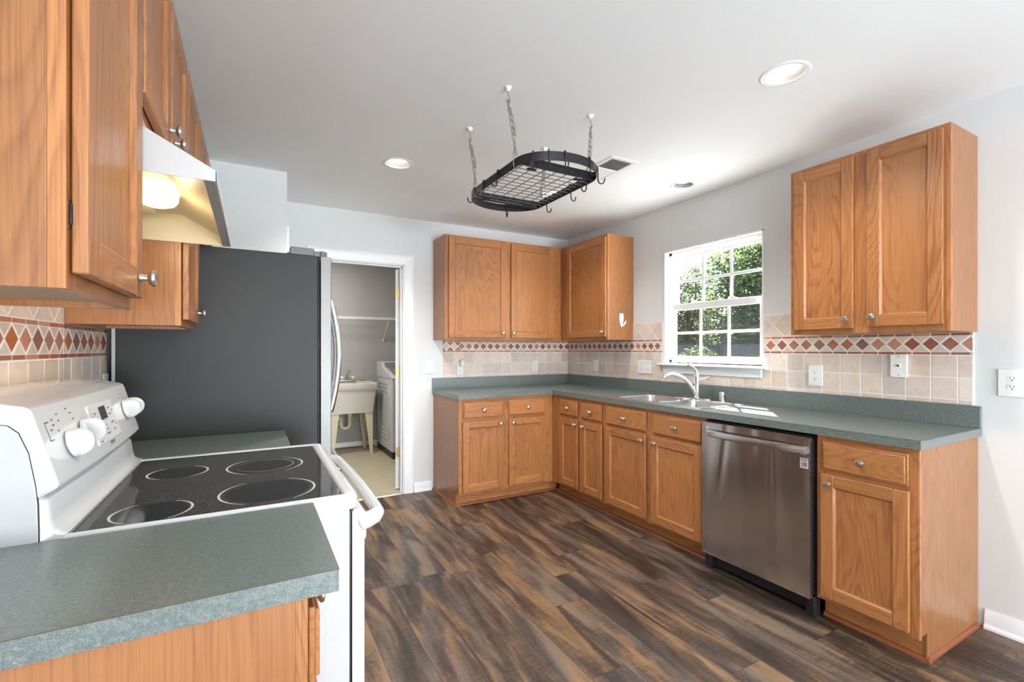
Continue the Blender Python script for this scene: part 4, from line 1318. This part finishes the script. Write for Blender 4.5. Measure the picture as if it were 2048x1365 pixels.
# ------------------------------------------------------------------ refrigerator
fr = thing('refrigerator', 'tall grey-sided refrigerator with stainless doors beside the doorway', 'refrigerator', (-3.09, -1.26, FZ))
fy0, fy1 = -1.705, -.800
b = MB().mat('fridge_side'); b.box(-3.478, fy0, FZ + .02, -2.714, fy1, 1.736); b.mat('black'); b.box(-3.45, fy0 + .02, FZ, -2.72, fy1 - .02, FZ + .03)
b.box(-2.714, fy0 + .012, FZ + .08, -2.704, fy1 - .012, 1.728)
b.build('body', fr, bevel=.004)
b = MB().mat('enamel_tex'); b.box(-3.492, fy0 + .01, .2, -3.478, fy0 + .03, 1.72); b.build('back_edge', fr)
def fdoor(name, y0, y1, z0, z1):
    b = MB().mat('fridge_front')
    n = 12; out = []
    for i in range(n + 1):
        y = y0 + (y1 - y0) * i / n
        u = (y - (fy0 + fy1) / 2) / ((fy1 - fy0) / 2)
        out.append((-2.650 + .018 * (1 - u * u), y))
    # rounded outer ends
    poly = [(-2.702, y0), (-2.656 + (.0 if y0 > fy0 + .01 else -.004), y0)] + out[0 if y0 > fy0 + .01 else 1:(n + 1)] + [(-2.702, y1)]
    b.prism(poly, 'z', z0, z1)
    b.mat('door_edge')
    b.box(-2.7015, y0 - .0012, z0 + .001, -2.6555, y0 + .001, z1 - .001)
    return b.build(name, fr, bevel=.003, smooth=30)
d1 = fdoor('door', fy0 + .002, -1.256, .735, 1.735)
d2_ = fdoor('door', -1.249, fy1 - .002, .735, 1.735)
d3 = fdoor('freezer_drawer', fy0 + .002, fy1 - .002, .06, .725)
for y, dd in ((-1.300, d1), (-1.205, d2_)):
    b = MB().mat('fridge_front')
    pts = [(-2.638, y, .93)] + [(-2.598 + .042 * math.sin(PI * i / 12), y, .935 + .63 * i / 12) for i in range(13)] + [(-2.638, y, 1.57)]
    b.tube(pts, [.017] + [.0165] * 13 + [.017], 12)
    b.build('handle', dd, smooth=60)
b = MB().mat('fridge_front')
b.tube([(-2.640, fy0 + .07, .675)] + [(-2.602 + .030 * math.sin(PI * i / 10), fy0 + .07 + (fy1 - fy0 - .14) * i / 10, .675) for i in range(11)] + [(-2.640, fy1 - .07, .675)], .0135, 12)
b.build('handle', d3, smooth=60)
for y0, y1 in ((fy0 + .01, fy0 + .085), (fy1 - .085, fy1 - .01)):
    b = MB().mat('hinge_grey'); b.box(-2.835, y0, 1.736, -2.730, y1, 1.772); b.box(-2.848, y0 + .015, 1.736, -2.835, y1 - .015, 1.748)
    b.box(-2.730, y0 + .02, 1.7365, -2.700, y1 - .01, 1.764); b.lathe([(.021, 0), (.021, .030), (0, .031)], (-2.688, (y0 + y1) / 2, 1.7362), 'z', 20)
    b.build('hinge_cover', fr, bevel=.004)

# ------------------------------------------------------------------ pot rack
CX, CY, RZ, RL, RB, RA, RH = -1.758, -2.101, 2.095, .227, .208, .166, .040
pr = thing('pot_rack', 'black oval pot rack with a wire grid hanging from the ceiling on chains', 'pot rack', (CX, CY, RZ))
def ring(t):    # t in 0..1 around the oval
    arc = PI * .5 * (3 * (RB + RA) - math.sqrt((3 * RB + RA) * (RB + 3 * RA))); st = 2 * RL; per = 2 * arc + 2 * st
    d = (t % 1) * per
    if d < arc: a = PI * d / arc; return (CX + RB * math.cos(a), CY + RL + RA * math.sin(a))
    d -= arc
    if d < st: return (CX - RB, CY + RL - d)
    d -= st
    if d < arc: a = PI + PI * d / arc; return (CX + RB * math.cos(a), CY - RL + RA * math.sin(a))
    d -= arc
    return (CX + RB, CY - RL + d)
N = 96
pin = [ring(i / N) for i in range(N)]
def offs(p, d):
    n = len(p); out = []
    for i in range(n):
        a, c = Vector((*p[i - 1], 0)), Vector((*p[(i + 1) % n], 0)); t_ = (c - a).normalized(); out.append((p[i][0] + t_.y * d, p[i][1] - t_.x * d))
    return out
po = offs(pin, .0015); pi_ = offs(pin, -.0015)
b = MB().mat('iron')
b.loops([[(x, y, RZ) for x, y in po], [(x, y, RZ + RH) for x, y in po], [(x, y, RZ + RH) for x, y in pi_], [(x, y, RZ) for x, y in pi_], [(x, y, RZ) for x, y in po]])
b.build('band', pr, smooth=40)
for y in (CY - .262, CY + .262):
    hx = RB * math.sqrt(max(0, 1 - ((abs(y - CY) - RL) / RA) ** 2)) - .001
    b = MB().mat('iron'); b.box(CX - hx, y - .0015, RZ, CX + hx, y + .0015, RZ + RH); b.build('crossbar', pr)
b = MB().mat('wire')
for i in range(7):
    x = CX - .18 + .36 * i / 6; b.cyl((x, CY - .285, RZ + .012), (x, CY + .285, RZ + .012), .0022, 8)
for i in range(13):
    y = CY - .25 + .50 * i / 12; b.cyl((CX - RB + .004, y, RZ + .0075), (CX + RB - .004, y, RZ + .0075), .0022, 8)
b.build('wire_grid', pr, smooth=60)
for sx in (-1, 1):
    for sy in (-1, 1):
        b = MB().mat('iron'); b.box(CX + sx * .13 - .022, CY + sy * .235 - .009, RZ + .001, CX + sx * .13 + .022, CY + sy * .235 + .009, RZ + .005); b.build('grid_clip', pr)
def link(b, c, ax, side, L=.017, W=.0068, r=.0018):
    ax = Vector(ax).normalized(); side = Vector(side); side = (side - ax * side.dot(ax)).normalized()
    pts = []
    for i in range(14):
        a = 2 * PI * i / 14
        pts.append(Vector(c) + ax * (L * math.sin(a)) + side * (W * math.cos(a)))
    b.tube(pts, r, 5, closed=True)
hooks_c = [(-1.985, -2.292), (-1.501, -2.270), (-1.978, -1.850), (-1.494, -1.836)]
attach = [(CX - .203, CY - .215), (CX + .203, CY - .215), (CX - .203, CY + .215), (CX + .203, CY + .215)]
for (hx, hy), (ax_, ay) in zip(hooks_c, attach):
    b = MB().mat('trim')
    b.lathe([(.016, 0), (.015, -.006), (.008, -.012), (.0045, -.018), (.0, -.019)], (hx, hy, HC - .0005), 'z', 16)
    b.mat('chain')
    b.tube([(hx, hy, HC - .015), (hx, hy, HC - .035), (hx + .006, hy, HC - .045), (hx + .010, hy, HC - .058), (hx + .004, hy, HC - .070), (hx - .006, hy, HC - .068), (hx - .011, hy, HC - .056)], .0022, 6)
    b.build('ceiling_hook', pr, smooth=50)
    top = Vector((hx, hy, HC - .072)); bot = Vector((ax_, ay, RZ + RH + .035))
    b = MB().mat('chain')
    for strand in (0, 1):
        n_ = int((bot - top).length / .0285) - strand * 3
        for i in range(n_ + 1):
            s = i / (n_ + (strand * 3))
            sag = math.sin(PI * s) * .014 * strand
            c = top.lerp(bot, s) + Vector((sag, .3 * sag, 0))
            link(b, c, bot - top, (1, .2, 0) if i % 2 else (0, 1, 0))
    # open hook onto the band
    sg = 1 if ax_ > CX else -1
    b.tube([bot + Vector((0, 0, .012)), bot + Vector((sg * .008, 0, .002)), bot + Vector((sg * .011, 0, -.020)), bot + Vector((sg * .010, 0, -.060)), bot + Vector((sg * .004, 0, -.078)), bot + Vector((-sg * .004, 0, -.070))], .0022, 6)
    b.build('chain', pr, smooth=50)
# pot hooks on the band
def hook_mesh():
    b = LB().mat('iron')
    # hangs over the band: local +y is outward
    b.tube([(0, -.006, -.020), (0, -.007, .000), (0, -.004, .006), (0, .003, .006), (0, .006, .000), (0, .007, -.045), (0, .008, -.075), (0, .014, -.090), (0, .026, -.096), (0, .038, -.090), (0, .043, -.076), (0, .044, -.066)], .0036, 8)
    return b
# (t round the oval, turn outward or inward)
HK = [(.110, 1, 'pot hook in the middle of the far curved end of the rack'),
      (.285, 0, 'pot hook at the far left end of the rack, where the far curve begins'),
      (.342, 0, 'pot hook on the long left side of the rack, nearer its far end'),
      (.418, 0, 'pot hook halfway along the long left side of the rack'),
      (.5525, 0, 'leftmost of the three pot hooks close together on the near curve of the rack'),
      (.585, 0, 'middle one of the three pot hooks close together on the near curve of the rack'),
      (.617, 0, 'rightmost of the three pot hooks close together on the near curve of the rack'),
      (.678, 0, 'pot hook on the near curve of the rack, just left of its right end'),
      (.730, 0, 'pot hook farthest right, hanging outside the rack at its right end'),
      (.7925, 1, 'pot hook turned inside the band beside the near crossbar of the rack'),
      (.862, 0, 'pot hook halfway along the long right side of the rack'),
      (.972, 0, 'pot hook on the long right side of the rack, nearer its far end')]
hook_proto = None
for t_, inward, lab in HK:
    x, y = ring(t_); x2, y2 = ring(t_ + .005)
    tx, ty = x2 - x, y2 - y
    rot = math.atan2(ty, tx) + (PI if not inward else 0)
    rot = math.atan2(-tx, ty) - PI / 2 if not inward else math.atan2(tx, -ty) - PI / 2
    if hook_proto is None:
        o = hook_mesh().build('pot_hook', origin=(0, 0, 0), smooth=60); hook_proto = o
    else:
        o = hook_proto.copy(); COL.objects.link(o)
    o.location = (x, y, RZ + RH); o.rotation_euler = (0, 0, rot); o.scale = (.85, .85, .82)
    tag(o, lab, 'hook', 'S-shaped pot hooks on the rack')

# ------------------------------------------------------------------ ceiling fixtures
labs = ['large lit recessed ceiling light at right, nearest the viewer', 'lit recessed ceiling light at left, near the laundry doorway', 'recessed ceiling light above the sink, unlit, next to the window wall', 'lit recessed ceiling light glimpsed through the wire grid of the pot rack']
for i, (cx, cy, r) in enumerate(LIGHTS):
    t = thing('recessed_light', labs[i], 'ceiling light', (cx, cy, HC), 0, 'recessed ceiling lights')
    b = MB().mat('trim')
    b.lathe([(r - .013, .002), (r - .011, -.003), (r, -.004), (r + .008, -.002), (r + .010, .0), ], (cx, cy, HC), 'z', 40, cap=False)
    b.build('trim_ring', t, smooth=60)
    b = MB().mat('baffle')
    b.lathe([(r - .012, .0), (r - .016, .02), (r - .026, .09), (0, .095)], (cx, cy, HC), 'z', 40, cap=False)
    b.build('baffle', t, smooth=50)
    b = MB().mat('bulb' if i != 2 else 'bulb_dim')
    b.lathe([(.02, .088), (.035, .06), (.054, .035), (.056, .028), (.045, .022), (0, .019)], (cx, cy, HC), 'z', 32)
    b.build('lamp', t, smooth=50)
    if i != 2:
        light('recessed_lamp_light', 'SPOT', (cx, cy, HC - .012), (26, 52, 0, 22)[i], (1, .965, .92), direction=(0, 0, -1), size=.05, spot=R(138))
vt = thing('ceiling_vent', 'white ceiling air vent with louvres above the sink side', 'vent', (-.965, -1.76, HC))
vx0, vx1, vy0, vy1 = -1.078, -.862, -1.945, -1.590
b = MB().mat('trim')
b.box(vx0, vy0, HC - .006, vx0 + .028, vy1, HC); b.box(vx1 - .028, vy0, HC - .006, vx1, vy1, HC); b.box(vx0 + .028, vy0, HC - .006, vx1 - .028, vy0 + .028, HC); b.box(vx0 + .028, vy1 - .028, HC - .006, vx1 - .028, vy1, HC)
b.box(vx0 + .028, -1.775, HC - .006, vx1 - .028, -1.765, HC)
b.build('frame', vt, bevel=.002)
b = MB().mat('trim')
n = 16
for i in range(n):
    y = vy0 + .034 + i * (vy1 - vy0 - .068) / (n - 1)
    s = .004 if y < -1.77 else -.004
    b.prism([(y - s, HC - .005), (y - s + .0012, HC - .005), (y + s + .0012, HC + .001), (y + s, HC + .001)], 'x', vx0 + .028, vx1 - .028)
b.build('louvres', vt, smooth=0)
b = MB().mat('slot'); b.box(vx0 + .02, vy0 + .02, HC - .0012, vx1 - .02, vy1 - .02, HC - .0004); b.build('duct_opening', vt)

# ------------------------------------------------------------------ laundry
ls_ = thing('utility_sink', 'pale plastic laundry tub on tapered legs in the laundry room', 'utility sink', (-1.93, 1.96, FZ))
LX0, LX1, LY0, LY1 = -2.235, -1.635, 1.700, 2.205
b = MB().mat('tub')
def rr4(i, z, r=.03): return [(x, y, z) for x, y in rrect(LX0 + i, LY0 + i, LX1 - i, LY1 - i, r, 4)]
b.loops([rr4(.045, .505), rr4(.018, .775), rr4(.006, .785), rr4(0, .800), rr4(0, .862), rr4(.006, .868), rr4(.035, .868), rr4(.045, .860), rr4(.075, .56), rr4(.11, .54)], cap0=True, cap1=True)
b.build('tub', ls_, smooth=40)
for x, y, sx, sy in ((LX1 - .10, LY0 + .075, 1, -1), (LX1 - .10, LY1 - .075, 1, 1), (LX0 + .10, LY0 + .075, -1, -1), (LX0 + .10, LY1 - .075, -1, 1)):
    b = MB().mat('tubleg')
    w0, w1 = .050, .016
    ls = []
    for z, w_ in ((.54, w0), (FZ + .005, w1)):
        cx2, cy2 = x + sx * (0 if z > .5 else -.0), y
        ls.append([(cx2 + sx * .045 - sx * 2 * w_ , cy2 - sy * 0 + sy * .02, z), (cx2 + sx * .045, cy2 + sy * .02, z), (cx2 + sx * .045, cy2 + sy * .02 - sy * 1.4 * w_, z), (cx2 + sx * .045 - sx * .006, cy2 + sy * .02 - sy * 1.4 * w_, z), (cx2 + sx * .045 - sx * .006, cy2 + sy * .02 - sy * .006, z), (cx2 + sx * .045 - sx * 2 * w_, cy2 + sy * .02 - sy * .006, z)])
    b.loops(ls, True, True, True)
    b.build('leg', ls_, smooth=0)
b = MB().mat('nickel')
b.box(-2.02, 2.150, .868, -1.82, 2.200, .885); b.tube([(-1.925, 2.17, .88), (-1.925, 2.155, .93), (-1.918, 2.11, .98), (-1.912, 2.06, 1.010), (-1.910, 2.04, 1.005)], [.013, .011, .010, .010, .011], 10)
b.build('tap', ls_, bevel=.002)
b = MB().mat('plastic_cream')
for x in (-1.985, -1.855):
    b = MB().mat('plastic_cream'); b.lathe([(.012, 0), (.014, .01), (.026, .02), (.026, .045), (.015, .052), (0, .053)], (x, 2.17, .885), 'z', 10)
    b.build('tap_handle', ls_, smooth=30)
b = MB().mat('pvc')
b.cyl((-1.925, 1.98, .36), (-1.925, 1.98, .505), .022, 14); b.cyl((-1.925, 1.98, .44), (-1.925, 1.98, .47), .030, 14)
b.tube([(-1.925, 1.98, .37)] + [(-1.977 + .052 * math.cos(a), 1.98, .345 - .052 * math.sin(a)) for a in [PI * i / 8 for i in range(9)]] + [(-2.029, 1.98, .40), (-2.045, 1.99, .425), (-2.10, 2.05, .43), (-2.15, 2.215, .43)], .021, 12)
b.cyl((-2.029, 1.98, .345), (-2.029, 1.98, .362), .029, 14)
b.build('drain_trap', ls_, smooth=50)
b = MB().mat('chrome'); b.cyl((-1.86, 2.225, .40), (-1.86, 2.14, .40), .010, 10); b.lathe([(.02, 0), (.024, .008), (.02, .016), (0, .018)], (-1.86, 2.14, .395), (0.3, -1, 0), 10); b.cyl((-1.86, 2.14, .40), (-1.885, 2.13, .50), .005, 8); b.build('stop_valve', ls_)
b = MB().mat('soap')
b.tube([(-1.745, 2.17, .885), (-1.72, 2.168, .890), (-1.70, 2.17, .884)], [.014, .016, .012], 8)
tag(b.build('soap_bar', origin=(-1.72, 2.17, .870)), 'small green soap bar on the back ledge of the laundry tub', 'soap')

wm = thing('washing_machine', 'white top-loading washing machine with a dark lid in the laundry room', 'washing machine', (-1.23, 1.66, FZ))
wx0, wx1, wy0, wy1 = -1.563, -.88, 1.322, 2.10
b = MB().mat('washer')
b.prism(rrect(wx0, wy0, wx1, wy1, .012, 3), 'z', .075, .925)
for k, (a, c) in enumerate(((.0, .0), (.030, .05), (.058, .10))):
    lp = rrect(wy0 + .08 + a, .20 + c, wy1 - .08 - a, .86 - c * .9, .12 - a, 8)
    pts = [(wx0 - .0005, y, z) for y, z in lp]
    b.tube(pts, .0055, 6, closed=True)
b.build('cabinet_body', wm, smooth=30)
b = MB().mat('black'); b.box(wx0 + .006, wy0 + .006, FZ, wx1 - .006, wy1 - .006, .078); b.build('base_skirt', wm)
b = MB().mat('washer')
# top rises to the back
b.prism([(wy0 - .005, .925), (wy0 - .005, .948), (wy0 + .02, .962), (wy0 + .46, 1.060), (wy0 + .50, 1.115), (wy0 + .53, 1.123), (wy1, 1.123), (wy1, .925)], 'x', wx0 - .002, wx1)
b.build('top_console', wm, bevel=.010, seg=3)
b = MB().mat('washer_lid')
b.prism([(wy0 + .05, .971), (wy0 + .44, 1.0585), (wy0 + .44, 1.062), (wy0 + .05, .975)], 'x', wx0 + .045, wx1 - .045)
b.prism([(wy0 + .455, 1.06), (wy0 + .497, 1.112), (wy0 + .495, 1.116), (wy0 + .450, 1.064)], 'x', wx0 + .03, wx1 - .03)
b.build('lid', wm, bevel=.002)

sh = thing('wire_shelf', 'white wire shelf with a diagonal brace on the laundry room wall', 'shelf', (-1.9, 2.245, 1.69))
b = MB().mat('vinyl_white')
sx0, sx1, sy0 = -3.0, -.56, 1.935
for y, z in ((sy0, 1.690), (sy0, 1.665), (2.238, 1.690), (2.09, 1.687)): b.cyl((sx0, y, z), (sx1, y, z), .0032, 6)
for i in range(97):
    x = sx0 + i * .0254; b.cyl((x, sy0, 1.692), (x, 2.24, 1.692), .0015, 5); b.cyl((x, sy0, 1.665), (x, sy0, 1.692), .0015, 4)
b.build('wire_deck', sh, smooth=60)
for x in (-1.445 - .0, -2.6):
    b = MB().mat('vinyl_white'); b.tube([(x, sy0, 1.672), (x, sy0 + .012, 1.655), (x, 2.236, 1.405)], .006, 8); b.box(x - .012, 2.232, 1.385, x + .012, 2.244, 1.42); b.build('brace', sh)

# ------------------------------------------------------------------ outdoors
b = MB().mat('bounce_slab'); b.box(.12, -9, -.5, 5.6, 7, -.43)  # unseen pale slab added to bounce sunlight onto the kitchen ceiling
struct(b.build('ground_bounce_slab', smooth=0))
b = MB().mat('lawn'); b.quad((.12, -25, -.45), (45, -25, -.45), (45, 40, -.45), (.12, 40, -.45))
struct(b.build('ground_lawn', smooth=0))
fd = Vector((2.99, 2.34, 0)).normalized(); fs = Vector((-fd.y, fd.x, 0))
fe = thing('garden_fence', 'weathered grey board fence across the yard outside the window', 'fence', (9.0, 6.0, -.45))
for side, (p0, p1) in enumerate((((9.6, -3.0), (9.6, 10.5)), ((9.6, 10.5), (-1.0, 10.5)))):
    b = MB().mat('fence')
    L = math.dist(p0, p1); n = int(L / .145)
    ux, uy = (p1[0] - p0[0]) / L, (p1[1] - p0[1]) / L
    for i in range(n):
        x, y = p0[0] + ux * i * .145, p0[1] + uy * i * .145
        zt = 1.42 + .012 * math.sin(i * 2.3)
        if side == 0: b.box(x, y, -.45, x + .02, y + .138, zt)
        else: b.box(x - .138, y, -.45, x, y + .02, zt)
    if side == 0: b.box(p0[0] + .02, p0[1], 1.1, p0[0] + .06, p1[1], 1.2)
    else: b.box(p1[0], p0[1] + .02, 1.1, p0[0], p0[1] + .06, 1.2)
    b.build('board_panel', fe, smooth=0)
for x, y in ((9.66, -1.0), (9.66, 1.4), (9.66, 3.8), (9.66, 6.2), (9.66, 8.6)):
    b = MB().mat('fence'); b.box(x, y, -.45, x + .09, y + .09, 1.5); b.build('post', fe)

def tree(label, x, y, h, blobs, trunk_h, leafmat, n, ls=.11, seed=0, group='trees beyond the window'):
    rg_ = random.Random(seed)
    t = thing('tree', label, 'tree', (x, y, -.45), 0, group)
    b = MB().mat('bark')
    b.tube([(x, y, -.45), (x + .04, y, .6), (x - .03, y + .05, trunk_h)], [.09, .07, .045], 10)
    for (bx, by, bz, br, bh) in blobs:
        tx, ty, tz = x + bx, y + by, bz
        s = Vector((x, y, trunk_h * .75)); e = Vector((tx, ty, tz))
        m1 = s.lerp(e, .5) + Vector((rg_.uniform(-.1, .1), rg_.uniform(-.1, .1), .12))
        b.tube([s, m1, e], [.05, .035, .012], 6)
        for k in range(4):
            q = e + Vector((rg_.uniform(-1, 1) * br * .7, rg_.uniform(-1, 1) * br * .7, rg_.uniform(-.7, .8) * bh))
            b.tube([m1.lerp(e, rg_.random()), q], [.016, .005], 5)
    b.build('trunk', t, smooth=50)
    b = MB().mat(leafmat)
    tot = sum(bb[3] ** 2 * bb[4] for bb in blobs)
    for (bx, by, bz, br, bh) in blobs:
        k = int(n * br * br * bh / tot)
        # leaf clumps
        for c in range(max(4, k // 26)):
            a = rg_.uniform(0, 2 * PI); ph = rg_.uniform(-1, 1); rad = rg_.uniform(.45, 1.0)
            q = math.sqrt(1 - ph * ph)
            c0 = Vector((x + bx + br * rad * q * math.cos(a), y + by + br * rad * q * math.sin(a), bz + bh * rad * ph))
            for j in range(26):
                p = c0 + Vector((rg_.gauss(0, .16), rg_.gauss(0, .16), rg_.gauss(0, .12)))
                u = Vector((rg_.uniform(-1, 1), rg_.uniform(-1, 1), rg_.uniform(-.5, .5))).normalized(); w_ = u.cross(Vector((rg_.uniform(-1, 1), rg_.uniform(-1, 1), rg_.uniform(-1, 1)))).normalized()
                s_ = ls * rg_.uniform(.6, 1.3)
                b.quad(p - u * s_ * .5, p - w_ * s_ * .28, p + u * s_ * .5, p + w_ * s_ * .28)
                b.pid[-1] = rg_.random()
    b.build('crown', t, smooth=0)
tree('broad green tree rising behind the fence in the right window panes', 11.7, 4.7, 6, [(0, 0, 4.1, 1.6, 1.3), (-.3, -1.2, 3.2, 1.2, 1.2), (.2, 1.0, 3.4, 1.0, 1.1), (-.3, .2, 2.2, 1.5, .9), (.1, -1.6, 2.0, 1.2, .8), (-.2, 1.0, 1.6, 1.1, .7), (0, -.5, 1.5, 1.2, .6), (-.1, 1.7, 4.3, .9, .8), (.1, 2.0, 3.3, .8, .7)], 2.0, 'leaf', 42000, ls=.13, seed=1)
tree('light yellow-green tree behind the fence in the left window panes', 11.3, 11.4, 4, [(0, 0, 2.2, .9, .9), (-.2, .5, 2.7, .6, .5), (.1, -.5, 2.6, .6, .6), (.1, -.4, 1.5, .9, .6), (0, .6, 1.5, .8, .6)], 1.4, 'leaf_yellow', 9500, seed=2)
tree('tall tree with dark foliage in the middle window panes', 14.8, 11.0, 5.5, [(0, 0, 3.6, 1.2, 1.0), (-.2, .2, 2.5, 1.3, .9), (.2, -.3, 4.6, .9, .8), (0, 0, 1.6, 1.3, .7)], 1.9, 'leaf_dark', 13000, seed=3)
tree('large dark tree far back at the right of the window view', 17.5, 4.9, 5, [(0, 0, 2.6, 2.4, 1.8), (-.3, -1.6, 1.6, 2.0, 1.3), (0, 1.4, 1.6, 1.8, 1.3)], 1.6, 'leaf_dark', 9000, ls=.24, seed=11)
tree('large dark tree far back in the middle of the window view', 18.6, 13.2, 5, [(0, 0, 2.4, 2.2, 1.7), (-.3, -1.3, 1.6, 1.6, 1.3), (0, 1.3, 1.5, 1.6, 1.2)], 1.6, 'leaf_dark', 8000, ls=.24, seed=12)
# low shrubs in front of the fence
for i, (x, y, r, hh, lab) in enumerate(((8.9, 3.6, .7, .55, 'low shrub against the fence at the right of the window view'), (8.9, 5.6, .8, .7, 'dense shrub against the fence in the middle of the window view'), (8.9, 7.6, .7, .5, 'low shrub against the fence at the left of the window view'))):
    rg_ = random.Random(50 + i)
    b = MB().mat('leaf_dark')
    for k in range(1700):
        a = rg_.uniform(0, 2 * PI); ph = rg_.uniform(-.2, 1); q = math.sqrt(max(0, 1 - ph * ph)); rad = rg_.uniform(.75, 1.05)
        p = Vector((x + r * .55 * rad * q * math.cos(a), y + r * 1.2 * rad * q * math.sin(a), .25 + hh * 1.6 * rad * ph))
        u = Vector((rg_.uniform(-1, 1), rg_.uniform(-1, 1), rg_.uniform(-.5, .5))).normalized(); w_ = u.cross(Vector((rg_.uniform(-1, 1), rg_.uniform(-1, 1), rg_.uniform(-1, 1)))).normalized()
        b.quad(p - u * .06, p - w_ * .035, p + u * .05, p + w_ * .03); b.pid[-1] = rg_.random()
    b.mat('bark'); b.cyl((x, y, -.45), (x, y, .6), .05, 8)
    tag(b.build('shrub', origin=(x, y, -.45), smooth=0), lab, 'shrub', 'shrubs along the fence')
nb = thing('neighbour_house', 'pale neighbouring house glimpsed behind the yellow-green tree', 'house', (16.8, 21, -.45))
b = MB().mat('siding')
b.box(14.6, 17.5, -.45, 19, 25, 2.5)
b.build('siding', nb, smooth=0)
b = MB().mat('roofing'); b.prism([(14.3, 2.45), (16.8, 4.0), (19.3, 2.45)], 'y', 17.2, 25.2); b.build('roof', nb, smooth=0)
b = MB().mat('display'); b.box(14.55, 18.4, .9, 14.62, 19.4, 1.9); b.build('window', nb)
